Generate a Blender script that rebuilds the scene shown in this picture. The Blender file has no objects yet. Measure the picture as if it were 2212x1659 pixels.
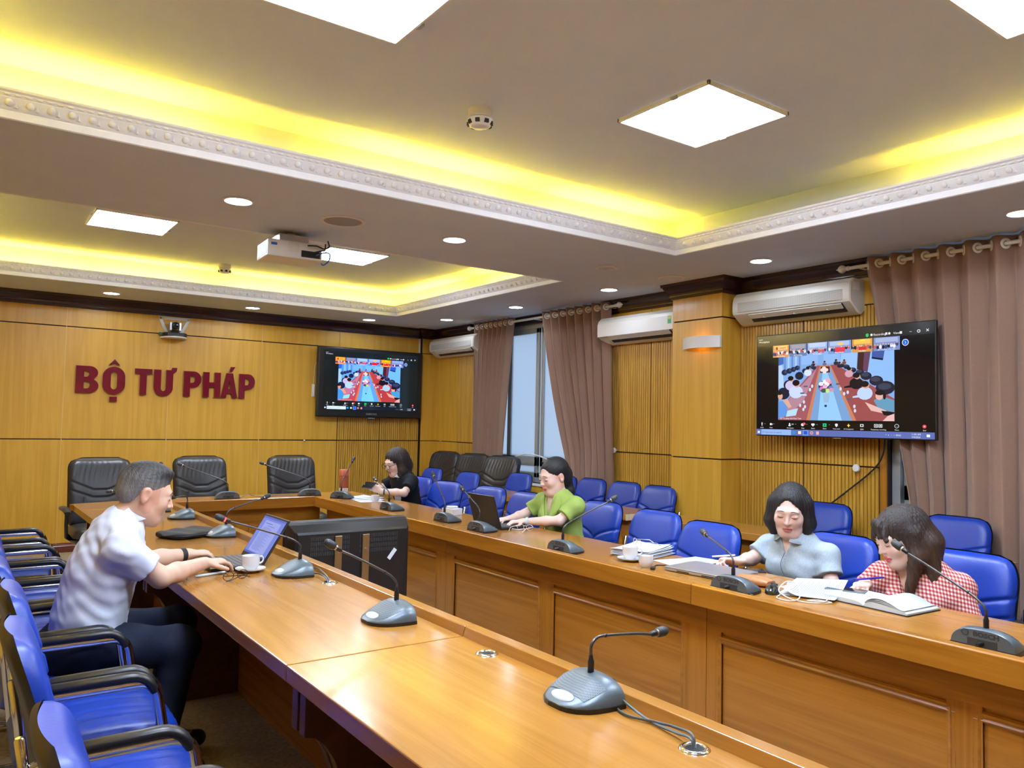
import bpy, bmesh, math, random
import numpy as np
from mathutils import Vector, Matrix
random.seed(7)
S = bpy.context.scene
C = S.collection

# ------------------------------------------------------------------ camera
def camera():
    yaw, pitch, roll = (math.radians(a) for a in (35.6592, 2.8609, 1.1880))
    f = Vector((math.sin(yaw)*math.cos(pitch), math.cos(yaw)*math.cos(pitch), math.sin(pitch)))
    r = Vector((math.cos(yaw), -math.sin(yaw), 0))
    u = r.cross(f)
    r2 = r*math.cos(roll)+u*math.sin(roll)
    u2 = -r*math.sin(roll)+u*math.cos(roll)
    cd = bpy.data.cameras.new('camera')
    co = bpy.data.objects.new('camera', cd); C.objects.link(co)
    m = Matrix((r2, u2, -f)).transposed().to_4x4()
    m.translation = (0, 0, 1.47)
    co.matrix_world = m
    cd.sensor_width = 36; cd.lens = 36*1689.57/2212; cd.clip_start = .05
    S.camera = co
camera()

# ------------------------------------------------------------------ world + exposure
W = bpy.data.worlds.new('world'); S.world = W; W.use_nodes = True
bg = W.node_tree.nodes['Background']
bg.inputs[0].default_value = (.80, .89, 1, 1); bg.inputs[1].default_value = .48
S.view_settings.view_transform = 'Standard'; S.view_settings.look = 'None'
S.view_settings.gamma = 1; S.view_settings.use_curve_mapping = False
S.view_settings.exposure = 1.45
S.cycles.max_bounces = 8; S.cycles.diffuse_bounces = 5; S.cycles.glossy_bounces = 3
S.cycles.transmission_bounces = 6; S.cycles.caustics_reflective = False; S.cycles.caustics_refractive = False
S.cycles.sample_clamp_indirect = 6
PANEL_E, DOWN_E, COVE_E = 20.0, 21.0, 78.0

# ------------------------------------------------------------------ materials
MATS = {}
def srgb(r, g, b):
    f = lambda c: ((c/255+.055)/1.055)**2.4 if c > 10 else c/255/12.92
    return (f(r), f(g), f(b), 1)
def mat(name, col=(.8,.8,.8,1), rough=.5, metal=0, coat=0, emit=None, es=0, spec=.5, sheen=0):
    m = bpy.data.materials.new(name); m.use_nodes = True
    b = m.node_tree.nodes['Principled BSDF']
    b.inputs['Base Color'].default_value = col if len(col) == 4 else (*col, 1)
    b.inputs['Roughness'].default_value = rough; b.inputs['Metallic'].default_value = metal
    b.inputs['Coat Weight'].default_value = coat; b.inputs['Coat Roughness'].default_value = .12
    b.inputs['Specular IOR Level'].default_value = spec
    b.inputs['Sheen Weight'].default_value = sheen
    if emit: b.inputs['Emission Color'].default_value = emit; b.inputs['Emission Strength'].default_value = es
    MATS[name] = m; return m
def N(m, t, **kw):
    n = m.node_tree.nodes.new(t)
    for k, v in kw.items():
        if k in n.inputs: n.inputs[k].default_value = v
        else: setattr(n, k, v)
    return n
def L(m, a, b): m.node_tree.links.new(a, b)
def ramp(m, stops):
    r = N(m, 'ShaderNodeValToRGB'); e = r.color_ramp.elements
    while len(e) < len(stops): e.new(.5)
    for i, (p, c) in enumerate(stops): e[i].position = p; e[i].color = c if len(c) == 4 else (*c, 1)
    return r
def coords(m, scale, rnd=True):
    tc = N(m, 'ShaderNodeTexCoord'); mp = N(m, 'ShaderNodeMapping'); mp.inputs['Scale'].default_value = scale
    if rnd:
        oi = N(m, 'ShaderNodeObjectInfo'); mu = N(m, 'ShaderNodeMath', operation='MULTIPLY'); mu.inputs[1].default_value = 37
        L(m, oi.outputs['Random'], mu.inputs[0])
        ad = N(m, 'ShaderNodeVectorMath', operation='ADD'); L(m, tc.outputs['Object'], ad.inputs[0]); L(m, mu.outputs[0], ad.inputs[1])
        L(m, ad.outputs[0], mp.inputs[0])
    else: L(m, tc.outputs['Object'], mp.inputs[0])
    return mp.outputs[0]
def wood(name, dark, mid, light, axis='z', rough=.32, coat=.35, sc=1.0, bump=.02, contrast=.5):
    """veneer: long fibres along axis plus wandering cathedral figure"""
    m = mat(name, mid, rough, coat=coat); b = m.node_tree.nodes['Principled BSDF']
    k = {'x': (.35, 7, 7), 'y': (7, .35, 7), 'z': (7, 7, .35)}[axis]
    v = coords(m, tuple(a*sc for a in k))
    n1 = N(m, 'ShaderNodeTexNoise', Scale=1.1, Detail=3, Roughness=.5, Distortion=.6); L(m, v, n1.inputs['Vector'])
    mu = N(m, 'ShaderNodeMath', operation='MULTIPLY'); L(m, n1.outputs[0], mu.inputs[0]); mu.inputs[1].default_value = 9
    sn = N(m, 'ShaderNodeMath', operation='PINGPONG'); L(m, mu.outputs[0], sn.inputs[0]); sn.inputs[1].default_value = 1
    k2 = {'x': (3, 190, 190), 'y': (190, 3, 190), 'z': (190, 190, 3)}[axis]
    v2 = coords(m, k2)
    n2 = N(m, 'ShaderNodeTexNoise', Scale=1.0, Detail=2, Roughness=.6); L(m, v2, n2.inputs['Vector'])
    mx = N(m, 'ShaderNodeMix', data_type='FLOAT'); mx.inputs[0].default_value = contrast
    L(m, n2.outputs[0], mx.inputs[2]); L(m, sn.outputs[0], mx.inputs[3])
    r = ramp(m, [(.12, dark), (.5, mid), (.9, light)]); L(m, mx.outputs[0], r.inputs[0]); L(m, r.outputs[0], b.inputs['Base Color'])
    bp = N(m, 'ShaderNodeBump'); bp.inputs['Strength'].default_value = bump; bp.inputs['Distance'].default_value = .01
    L(m, n2.outputs[0], bp.inputs['Height']); L(m, bp.outputs[0], b.inputs['Normal'])
    return m
def noisy(name, c1, c2, scale, rough=.7, bump=0, detail=4, coat=0, sheen=0, metal=0, vec=(1,1,1), bd=.005):
    m = mat(name, c1, rough, coat=coat, sheen=sheen, metal=metal); b = m.node_tree.nodes['Principled BSDF']
    v = coords(m, vec)
    n = N(m, 'ShaderNodeTexNoise', Scale=scale, Detail=detail, Roughness=.65); L(m, v, n.inputs['Vector'])
    r = ramp(m, [(.3, c1), (.7, c2)]); L(m, n.outputs[0], r.inputs[0]); L(m, r.outputs[0], b.inputs['Base Color'])
    if bump:
        bp = N(m, 'ShaderNodeBump'); bp.inputs['Strength'].default_value = bump; bp.inputs['Distance'].default_value = bd
        L(m, n.outputs[0], bp.inputs['Height']); L(m, bp.outputs[0], b.inputs['Normal'])
    return m
def emis(name, col, st):
    m = bpy.data.materials.new(name); m.use_nodes = True; nt = m.node_tree; nt.nodes.clear()
    e = N(m, 'ShaderNodeEmission'); e.inputs[0].default_value = col; e.inputs[1].default_value = st
    o = N(m, 'ShaderNodeOutputMaterial'); L(m, e.outputs[0], o.inputs[0]); MATS[name] = m; return m

wood('wallwood', (.56,.300,.028), (.64,.355,.036), (.71,.41,.055), 'z', .38, .12, contrast=.38)
wood('slatwood', (.45,.235,.026), (.58,.32,.038), (.68,.39,.06), 'z', .36, .15, contrast=.5, sc=1.6)
wood('tabletop', (.31,.130,.018), (.365,.158,.024), (.42,.19,.033), 'y', .25, .30, contrast=.4)
wood('tabletopx', (.31,.130,.018), (.365,.158,.024), (.42,.19,.033), 'x', .25, .30, contrast=.4)
wood('tablefront', (.29,.108,.009), (.38,.150,.013), (.46,.19,.02), 'y', .27, .45, contrast=.45)
wood('tablefrontx', (.29,.108,.009), (.38,.150,.013), (.46,.19,.02), 'x', .27, .45, contrast=.45)
wood('tablefrontz', (.29,.108,.009), (.37,.146,.013), (.44,.18,.02), 'z', .27, .45, contrast=.45)
wood('tableunder', (.07,.022,.010), (.10,.032,.013), (.13,.042,.017), 'y', .4, .2)
wood('edgeraw', (.60,.47,.30), (.70,.56,.36), (.78,.64,.43), 'z', .6, 0)
wood('mahogany', (.022,.006,.006), (.034,.009,.008), (.05,.013,.011), 'y', .25, .4)
wood('mahoganyx', (.022,.006,.006), (.034,.009,.008), (.05,.013,.011), 'x', .25, .4)
wood('baseboard', (.10,.022,.010), (.15,.034,.015), (.2,.05,.02), 'x', .3, .3)
for q_ in ('tabletop','tabletopx'): MATS[q_].node_tree.nodes['Principled BSDF'].inputs['Specular IOR Level'].default_value = .32
mat('groove', (.02,.006,.004,1), .7)
noisy('ceilpaint', (.64,.71,.80,1), (.68,.75,.84,1), 2.0, .9)
noisy('cornice', (.80,.81,.83,1), (.86,.87,.89,1), 8, .6)
noisy('wallpaint', (.68,.65,.58,1), (.72,.69,.62,1), 3, .9)
noisy('carpet', (.24,.185,.11,1), (.44,.345,.21,1), 60, 1, bump=.5, detail=6)
emis('panel_e', (.82, .955, 1.22, 1), PANEL_E)
emis('down_e', (.84, .96, 1.18, 1), DOWN_E)
emis('cove_e', (1.0, .60, .035, 1), COVE_E)
mat('whiteplastic', (.78,.77,.73,1), .35)
mat('acwhite', (.70,.68,.60,1), .35)
mat('acdark', (.03,.03,.03,1), .6)
mat('alum', (.42,.46,.48,1), .4, .5)
mat('chrome', (.78,.78,.78,1), .12, 1)
mat('steel', (.55,.55,.56,1), .3, 1)
mat('blackplastic', (.012,.012,.013,1), .35)
mat('blackmatte', (.01,.01,.011,1), .6)
mat('screenblack', (.006,.007,.009,1), .12)
noisy('blackleather', (.018,.017,.017,1), (.03,.028,.027,1), 120, .36, bump=.12)
noisy('blueleather', (.004,.033,.30,1), (.006,.042,.36,1), 90, .38, bump=.1)
mat('blueseam', (.002,.012,.14,1), .6)

# ------------------------------------------------------------------ mesh helpers
class MB:
    def __init__(s): s.v = []; s.f = []; s.m = []; s.mi = 0
    def add(s, vs, fs, M=None):
        o = len(s.v)
        s.v += [tuple(M @ Vector(p)) if M is not None else tuple(p) for p in vs]
        s.f += [tuple(i+o for i in f) for f in fs]; s.m += [s.mi]*len(fs); return s
    def box(s, a, b, M=None):
        x0,y0,z0 = (min(p,q) for p,q in zip(a,b)); x1,y1,z1 = (max(p,q) for p,q in zip(a,b))
        return s.add([(x0,y0,z0),(x1,y0,z0),(x1,y1,z0),(x0,y1,z0),(x0,y0,z1),(x1,y0,z1),(x1,y1,z1),(x0,y1,z1)],
                     [(3,2,1,0),(4,5,6,7),(0,1,5,4),(1,2,6,5),(2,3,7,6),(3,0,4,7)], M)
    def prism(s, pts, a, b, axis='z', M=None):
        """2-D polygon extruded from a to b along axis; pts are in the other two axes in order"""
        n = len(pts)
        def P(p, h): return {'z': (p[0],p[1],h), 'y': (p[0],h,p[1]), 'x': (h,p[0],p[1])}[axis]
        vs = [P(p,a) for p in pts]+[P(p,b) for p in pts]
        ar = sum(pts[i][0]*pts[(i+1)%n][1]-pts[(i+1)%n][0]*pts[i][1] for i in range(n))
        fl = (ar < 0) != (axis == 'y') != (b < a)
        fs = [tuple(range(n))[::-1], tuple(range(n,2*n))]+[(i,(i+1)%n,n+(i+1)%n,n+i) for i in range(n)]
        if fl: fs = [f[::-1] for f in fs]
        return s.add(vs, fs, M)
    def rings(s, R, closed=True, cap=True, loop=False, M=None):
        n = len(R[0]); vs = [p for r in R for p in r]; fs = []
        K = len(R) if loop else len(R)-1
        for i in range(K):
            j = (i+1) % len(R)
            for k in range(n if closed else n-1):
                l = (k+1) % n
                fs.append((i*n+k, i*n+l, j*n+l, j*n+k))
        if cap and closed and not loop: fs += [tuple(range(n))[::-1], tuple((len(R)-1)*n+k for k in range(n))]
        return s.add(vs, fs, M)
    def tube(s, path, r, n=8, cap=True, loop=False, M=None, flat=None):
        P = [Vector(p) for p in path]; R = []; up = None
        for i, p in enumerate(P):
            if loop: t = P[(i+1) % len(P)]-P[i-1]
            else: t = P[min(i+1, len(P)-1)]-P[max(i-1, 0)]
            t.normalize()
            if up is None: up = Vector((0,0,1)) if abs(t.z) < .9 else Vector((1,0,0))
            a = t.cross(up); a.normalize(); b = a.cross(t); b.normalize(); up = b
            rr = r[i] if isinstance(r, (list, tuple)) else r
            fx, fy = flat if flat else (1, 1)
            R.append([tuple(p+a*math.cos(q)*rr*fx+b*math.sin(q)*rr*fy) for q in (2*math.pi*k/n for k in range(n))])
        return s.rings(R, True, cap, loop, M)
    def lathe(s, prof, n=24, M=None, cap=True):
        R = [[(r*math.cos(2*math.pi*k/n), r*math.sin(2*math.pi*k/n), z) for k in range(n)] for r, z in prof]
        return s.rings(R, True, cap, False, M)
    def ball(s, c, r, nu=12, nv=8, M=None):
        if not hasattr(r, '__len__'): r = (r,r,r)
        R = []
        for j in range(nv+1):
            t = -math.pi/2+math.pi*(.001+.998*j/nv)
            R.append([(c[0]+r[0]*math.cos(t)*math.cos(2*math.pi*k/nu), c[1]+r[1]*math.cos(t)*math.sin(2*math.pi*k/nu), c[2]+r[2]*math.sin(t)) for k in range(nu)])
        return s.rings(R, True, True, False, M)
    def grid(s, fn, nu, nv, M=None):
        vs = [fn(i/nu, j/nv) for j in range(nv+1) for i in range(nu+1)]
        fs = [(j*(nu+1)+i, j*(nu+1)+i+1, (j+1)*(nu+1)+i+1, (j+1)*(nu+1)+i) for j in range(nv) for i in range(nu)]
        return s.add(vs, fs, M)
    def rel(s, p):
        s.v = [(a-p[0], b-p[1], c-p[2]) for a, b, c in s.v]; return s
    def mesh(s, name, mats, smooth=None):
        me = bpy.data.meshes.new(name); me.from_pydata(s.v, [], s.f)
        mats = mats if isinstance(mats, (list, tuple)) else [mats]
        for m in mats: me.materials.append(MATS[m] if isinstance(m, str) else m)
        if len(mats) > 1: me.polygons.foreach_set('material_index', s.m)
        if smooth is not None:
            me.polygons.foreach_set('use_smooth', [True]*len(s.f))
            if smooth < 180: me.set_sharp_from_angle(angle=math.radians(smooth))
        me.update(); return me
    def build(s, name, mats, parent=None, smooth=None, bevel=0, solid=0, sub=0, seg=2, M=None):
        o = bpy.data.objects.new(name, s.mesh(name, mats, smooth)); C.objects.link(o)
        if parent: o.parent = parent
        if M is not None: o.matrix_local = M
        if solid:
            k = o.modifiers.new('solid', 'SOLIDIFY'); k.thickness = solid; k.offset = 0
        if sub:
            k = o.modifiers.new('sub', 'SUBSURF'); k.levels = k.render_levels = sub
        if bevel:
            k = o.modifiers.new('bevel', 'BEVEL'); k.width = bevel; k.segments = seg; k.limit_method = 'ANGLE'; k.angle_limit = math.radians(40)
        return o
def tag(o, label=None, cat=None, group=None, kind=None):
    if label: o['label'] = label
    if cat: o['category'] = cat
    if group: o['group'] = group
    if kind: o['kind'] = kind
    return o
def thing(name, label, cat, loc=(0,0,0), rz=0, group=None):
    o = bpy.data.objects.new(name, None); C.objects.link(o); o.empty_display_size = .1
    o.location = loc; o.rotation_euler = (0,0,rz); return tag(o, label, cat, group)
def inst(name, me, parent=None, loc=(0,0,0), rz=0, M=None):
    o = bpy.data.objects.new(name, me); C.objects.link(o)
    if parent: o.parent = parent
    if M is not None: o.matrix_local = M
    else: o.location = loc; o.rotation_euler = (0,0,rz)
    return o
def dup(root, loc, rz, label=None, group=None):
    r = root.copy(); C.objects.link(r); r.location = loc; r.rotation_euler = (0,0,rz)
    if label: r['label'] = label
    if group: r['group'] = group
    for ch in list(root.children):
        c = ch.copy(); C.objects.link(c); c.parent = r
        for g in ch.children:
            d = g.copy(); C.objects.link(d); d.parent = c
    return r
def struct(o): o['kind'] = 'structure'; return o
def arc(c, r, a0, a1, n, ax=(0,2)):
    out = []
    for i in range(n+1):
        a = math.radians(a0+(a1-a0)*i/n); p = list(c); p[ax[0]] += r*math.cos(a); p[ax[1]] += r*math.sin(a); out.append(tuple(p))
    return out
def smooth_path(pts, n=6):
    """Catmull-Rom through points"""
    P = [Vector(p) for p in pts]; P = [P[0]*2-P[1]]+P+[P[-1]*2-P[-2]]; out = []
    for i in range(1, len(P)-2):
        for k in range(n):
            t = k/n
            out.append(tuple(.5*((2*P[i])+(-P[i-1]+P[i+1])*t+(2*P[i-1]-5*P[i]+4*P[i+1]-P[i+2])*t*t+(-P[i-1]+3*P[i]-3*P[i+1]+P[i+2])*t**3)))
    out.append(tuple(P[-2])); return out
# ================================================================== THE ROOM
XL, XR, YN, YB, ZC, ZR = -1.39, 5.55, -2.6, 9.60, 2.75, 3.05
Z1, Z2 = 1.20, 2.41                       # the two dark horizontal joints of the panelling
struct(MB().box((XL-.2, YN-.2, -.1), (XR+.6, YB+.2, 0)).build('floor', 'carpet'))

# ---- ceiling: lower slab with two recesses
K1 = (-.21, -.40, 4.37, 4.02)             # x0,y0,x1,y1 of the openings
K2 = (-.21, 5.39, 4.41, 8.60)
m = MB()
for a, b in (((XL-.2, YN-.2), (K1[0], YB+.2)), ((K1[2], YN-.2), (XR+.2, K1[3])), ((K2[2], K1[3]), (XR+.2, YB+.2)),
             ((K1[0], YN-.2), (K1[2], K1[1])), ((K1[0], K1[3]), (K2[2], K2[1])), ((K1[0], K2[3]), (K2[2], YB+.2))):
    m.box((*a, ZC), (*b, ZC+.02))
ceil = struct(m.build('ceiling', 'ceilpaint'))
SB = .17                                  # the recess walls stand back behind the cornice: the light trough
for k in (K1, K2):
    x0, y0, x1, y1 = k[0]-SB, k[1]-SB, k[2]+SB, k[3]+SB
    w = MB()
    for a, b in (((x0-.05,y0-.05),(x0,y1+.05)), ((x1,y0-.05),(x1+.05,y1+.05)), ((x0,y0-.05),(x1,y0)), ((x0,y1),(x1,y1+.05))):
        w.box((*a, ZC+.02), (*b, ZR))
    w.build('recess_wall', 'ceilpaint', ceil)
    MB().box((x0-.05, y0-.05, ZR), (x1+.05, y1+.05, ZR+.03)).build('recess_ceiling', 'ceilpaint', ceil)
# ---- cornices with their egg ornament
PROF = [(-.012,-.0), (.006,-.004), (.013,.000), (.015,.028), (.011,.031), (.011,.035), (.016,.038), (.022,.044), (.030,.062), (.041,.078),
        (.043,.082), (.041,.085), (.043,.088), (.050,.098), (.049,.101), (.053,.104), (.060,.108), (.061,.119), (.055,.122), (-.012,.122)]
def cornice(k):
    m = MB(); R = []
    for (cx, cy, sx, sy) in ((k[0],k[1],1,1), (k[2],k[1],-1,1), (k[2],k[3],-1,-1), (k[0],k[3],1,-1)):
        R.append([(cx+sx*u, cy+sy*u, ZC+h) for u, h in PROF])
    m.rings(R, True, False, True)
    return m.build('cornice', 'cornice', ceil, smooth=25)
def egg_mesh():
    m = MB()
    m.ball((0,0,.003), (.0165,.0115,.0175), 10, 6)
    m.add([(-.036,.002,-.016),(-.014,.002,-.016),(-.025,.007,-.012),(-.025,.002,.014)], [(0,1,2),(1,3,2),(3,0,2),(0,3,1)])
    m.add([(-.034,.004,-.019),(-.016,.004,-.019),(-.018,.008,-.0145),(-.032,.008,-.0145)], [(0,1,2,3)])
    return m.mesh('egg_ornament', 'cornice', 50)
EGG = egg_mesh()
def rot_for(d, tilt=.95):
    """frame: local x along the run d, local y out of the sloping frieze (into the room and down)"""
    d = Vector(d); inn = Vector((0,0,1)).cross(d); nrm = inn*math.sin(tilt)+Vector((0,0,-1))*math.cos(tilt); up = d.cross(nrm)
    return Matrix((d, nrm, -up if up.z < 0 else up)).transposed().to_4x4()
def eggs(k, sides, joined):
    co = cornice(k); m = MB(); PITCH = .0805
    for s in sides:
        a, b, d = {'far': ((k[2],k[3]), (k[0],k[3]), (-1,0,0)), 'right': ((k[2],k[1]), (k[2],k[3]), (0,1,0)),
                   'near': ((k[0],k[1]), (k[2],k[1]), (1,0,0)), 'left': ((k[0],k[3]), (k[0],k[1]), (0,-1,0))}[s]
        ln = abs(b[0]-a[0])+abs(b[1]-a[1]); n = int((ln-.12)/PITCH); st = (ln-n*PITCH)/2
        inn = Vector((0,0,1)).cross(Vector(d))
        for i in range(n):
            p = Vector((a[0], a[1], ZC+.060))+Vector(d)*(st+PITCH*(i+.5))+inn*.031
            M = Matrix.Translation(p) @ rot_for(d)
            if joined:
                m.add([v.co for v in EGG.vertices], [tuple(q.vertices) for q in EGG.polygons], M)
            else: inst('egg_ornament', EGG, co, M=M)
        # running bead above the eggs
        q = .04; nb = int((ln-.16)/q)
        for i in range(nb):
            p = Vector((a[0], a[1], ZC+.0935))+Vector(d)*((ln-nb*q)/2+q*(i+.5))+inn*.0475
            M2 = Matrix.Translation(p) @ rot_for(d)
            m.ball((0,0,0), (.014,.006,.006), 6, 4, M2)
    if m.v:
        o = m.build('bead_moulding', 'cornice', co, smooth=60); o['kind'] = 'stuff'
    return co
eggs(K1, ('far','right'), False)
eggs(K2, ('far','right'), True)

# ---- panelled walls
def panel(parent, name, axis, p, u0, u1, z0, z1, matn='wallwood', depth=.012, sgn=1, gap=.005):
    """one board: lies on plane axis=p, from u0..u1 and z0..z1, proud by depth*sgn"""
    u0, u1 = min(u0,u1)+gap, max(u0,u1)-gap; z0 += gap; z1 -= gap
    w, h = u1-u0, z1-z0; m = MB()
    if axis == 'y': m.box((-w/2, 0, -h/2), (w/2, -depth*sgn, h/2)); loc = ((u0+u1)/2, p, (z0+z1)/2)
    else: m.box((0, -w/2, -h/2), (-depth*sgn, w/2, h/2)); loc = (p, (u0+u1)/2, (z0+z1)/2)
    o = m.build(name, matn, parent, bevel=.0015); o.location = loc; return o
wood('slatback', (.10,.042,.010), (.14,.062,.014), (.18,.08,.02), 'z', .5, 0)
def fluted(parent, axis, p, u0, u1, z0, z1, n, single=True, sgn=1):
    """a board planted with n upright slats"""
    pa = panel(parent, 'panel', axis, p, u0, u1, z0, z1, 'slatback', .006, sgn)
    u0, u1 = min(u0,u1)+.004, max(u0,u1)-.004; h = z1-z0-.012; w = (u1-u0)/n
    a = w/2-.0028
    prof = [(-a,0), (a,0), (a,.008), (a-.003,.011), (-a+.003,.011), (-a,.008)]
    def one(m, c):
        if axis == 'y': m.prism([(c+x, -.006*sgn-y*sgn) for x, y in prof], -h/2, h/2, 'z')
        else: m.prism([(-.006*sgn-y*sgn, c+x) for x, y in prof], -h/2, h/2, 'z')
    if single:
        m = MB(); one(m, 0); me = m.mesh('slat', 'slatwood')
        for i in range(n):
            c = -(u1-u0)/2+w*(i+.5)
            inst('slat', me, pa, (c,0,0) if axis == 'y' else (0,c,0))
    else:
        m = MB()
        for i in range(n): one(m, -(u1-u0)/2+w*(i+.5))
        o = m.build('slat_rows', 'slatwood', pa); o['kind'] = 'stuff'
    return pa
wood('beadwood', (.62,.38,.12), (.70,.45,.16), (.76,.5,.2), 'z', .35, .2)
wb = struct(MB().box((XL-.2, YB, 0), (XR+.2, YB+.15, ZC)).build('wall_back', 'groove'))
cols = [XL, -.07, .98, 2.026, 3.085, 4.097, 4.70, 5.30]
for i in range(7):
    u0, u1 = cols[i], cols[i+1]
    for z0, z1 in ((.09, Z1), (Z1, Z2), (Z2, ZC)):
        if i >= 5 and z0 < Z2: fluted(wb, 'y', YB, u0, u1, z0, z1, 20, False)
        elif z0 < Z2: panel(wb, 'panel', 'y', YB, u0, u1, z0+.004, z1-.004, gap=.0015 if i < 4 else .003)
        else: panel(wb, 'panel', 'y', YB, u0, u1, z0+.004, z1, gap=.0012)
# light veneer bead over the butt joints
for x in (-.07, .98, 2.026, 3.085):
    MB().box((x-.0035, YB-.0135, .09), (x+.0035, YB, ZC)).build('joint_bead', 'beadwood', wb)
# corner pier
pier = MB().box((5.30, YB-.05, 0), (XR, YB, ZC)).build('corner_pier', 'groove', wb)
for z0, z1 in ((.09, Z1), (Z1, Z2), (Z2, ZC)):
    panel(wb, 'panel', 'y', YB-.05, 5.30, XR, z0, z1)
# right wall with two window openings
W1 = (6.02, 8.56, .78, 2.66); W2 = (.45, 3.03, .78, 2.66)
m = MB()
TH = .24
for y0, y1, z0, z1 in ((YN-.2, W2[0], 0, ZC), (W2[0], W2[1], 0, W2[2]), (W2[0], W2[1], W2[3], ZC), (W2[1], W1[0], 0, ZC),
                       (W1[0], W1[1], 0, W1[2]), (W1[0], W1[1], W1[3], ZC), (W1[1], YB+.2, 0, ZC)):
    m.box((XR, y0, z0), (XR+TH, y1, z1))
wr = struct(m.build('wall_right', 'groove'))
def rcol(y0, y1, kind, n=20, single=False, zs=((.09, Z1), (Z1, Z2), (Z2, ZC))):
    for z0, z1 in zs:
        if kind == 'f' and z0 < Z2: fluted(wr, 'x', XR, y0, y1, z0, z1, n, single)
        else: panel(wr, 'panel', 'x', XR, y0, y1, z0, z1)
rcol(YB-.05, 9.49, 'p'); rcol(9.49, 8.95, 'p'); rcol(8.95, 8.57, 'f', 13)
rcol(6.01, 5.397, 'f', 20); rcol(5.397, 4.895, 'f', 16)
rcol(4.332, 3.716, 'f', 21, True); rcol(3.716, 3.09, 'f', 21, True)
rcol(.44, -.2, 'f', 20); rcol(-.2, -1.4, 'p'); rcol(-1.4, YN, 'p')
for y0, y1 in ((W1[0], W1[1]), (W2[0], W2[1])):
    for k in range(4): panel(wr, 'panel', 'x', XR, y0+(y1-y0)*k/4, y0+(y1-y0)*(k+1)/4, .09, .76)
# window jamb boards
for y in (3.06, ): MB().box((XR-.014, 3.035, .0), (XR+.0, 3.085, 2.66)).build('jamb_board', 'tablefrontz', wr)
# pillar
PX, PY0, PY1 = 5.29, 4.332, 4.895
pil = struct(MB().box((PX+.012, PY0+.012, 0), (XR, PY1-.012, ZC)).build('wall_pillar', 'groove'))
for z0, z1 in ((.09, Z1), (Z1, Z2), (Z2, ZC)):
    panel(pil, 'panel', 'x', PX+.012, PY0, PY1, z0+.003, z1-.003, gap=.0025)
    o = panel(pil, 'panel', 'y', PY0+.012, PX+.012, XR, z0+.003, z1-.003, gap=.0025)
    panel(pil, 'panel', 'y', PY1-.012, PX+.012, XR, z0, z1, sgn=-1, gap=.0025)
# walls out of view
wl = struct(MB().box((XL-.15, YN-.2, 0), (XL, YB+.2, ZC)).build('wall_left', 'groove'))
for i in range(10):
    for z0, z1 in ((.09, Z1), (Z1, Z2), (Z2, ZC)):
        y0 = YN+(YB-YN)*i/10; panel(wl, 'panel', 'x', XL, y0, y0+(YB-YN)/10, z0, z1, sgn=-1)
wn = struct(MB().box((XL-.2, YN-.15, 0), (XR+.2, YN, ZC)).build('wall_front', 'groove'))
for i in range(6):
    for z0, z1 in ((.09, Z1), (Z1, Z2), (Z2, ZC)):
        x0 = XL+(XR-XL)*i/6; panel(wn, 'panel', 'y', YN, x0, x0+(XR-XL)/6, z0, z1, sgn=-1)
# crown moulding in dark mahogany (inside path along the walls), and baseboards
CP = [(0,-.135), (.012,-.135), (.016,-.115), (.022,-.112), (.022,-.098), (.034,-.070), (.062,-.040), (.066,-.030), (.078,-.026), (.080,-.004), (.084,0), (0,0)]
def run(name, path, prof, zt, matn):
    """moulding along an open path; room side is on the left of the direction of travel"""
    m = MB(); R = []
    P = [Vector((*p, 0)) for p in path]
    for i, p in enumerate(P):
        d0 = (P[i]-P[i-1]).normalized() if i else None; d1 = (P[i+1]-P[i]).normalized() if i < len(P)-1 else None
        l = lambda d: Vector((-d.y, d.x, 0))
        if d0 is None: o = l(d1)
        elif d1 is None: o = l(d0)
        else:
            o = l(d0)+l(d1); o = o/(o.dot(l(d0)))
        R.append([(p.x+o.x*u, p.y+o.y*u, zt+h) for u, h in prof])
    m.rings(R, True, True); return struct(m.build(name, matn, smooth=30))
face = .012
run('trim_1', [(XR-face, 4.332-.0), (XR-face, 3.1)][::-1], CP, ZC, 'mahogany')
run('trim_2', [(XR-face, PY0), (PX, PY0), (PX, PY1), (XR-face, PY1)], CP, ZC, 'mahogany')
run('trim_3', [(XR-face, PY1), (XR-face, 6.01)], CP, ZC, 'mahogany')
run('trim_4', [(XR-face, 8.57), (XR-face, YB-.05-face), (5.30, YB-.05-face), (5.30, YB-face), (XL, YB-face)], CP, ZC, 'mahoganyx')
BP = [(0,0), (.022,0), (.022,.065), (.016,.075), (.014,.088), (.006,.092), (0,.092)]
run('baseboard_back', [(XR, YB-.05-face), (5.30, YB-.05-face), (5.30, YB-face), (XL, YB-face)], BP, 0, 'baseboard')
run('baseboard_right', [(XR-face, YN), (XR-face, PY0)], BP, 0, 'baseboard')
run('baseboard_window', [(XR-face, PY1), (XR-face, YB-.05)], BP, 0, 'baseboard')
run('baseboard_left', [(XL, YB), (XL, YN)], BP, 0, 'baseboard')

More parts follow.
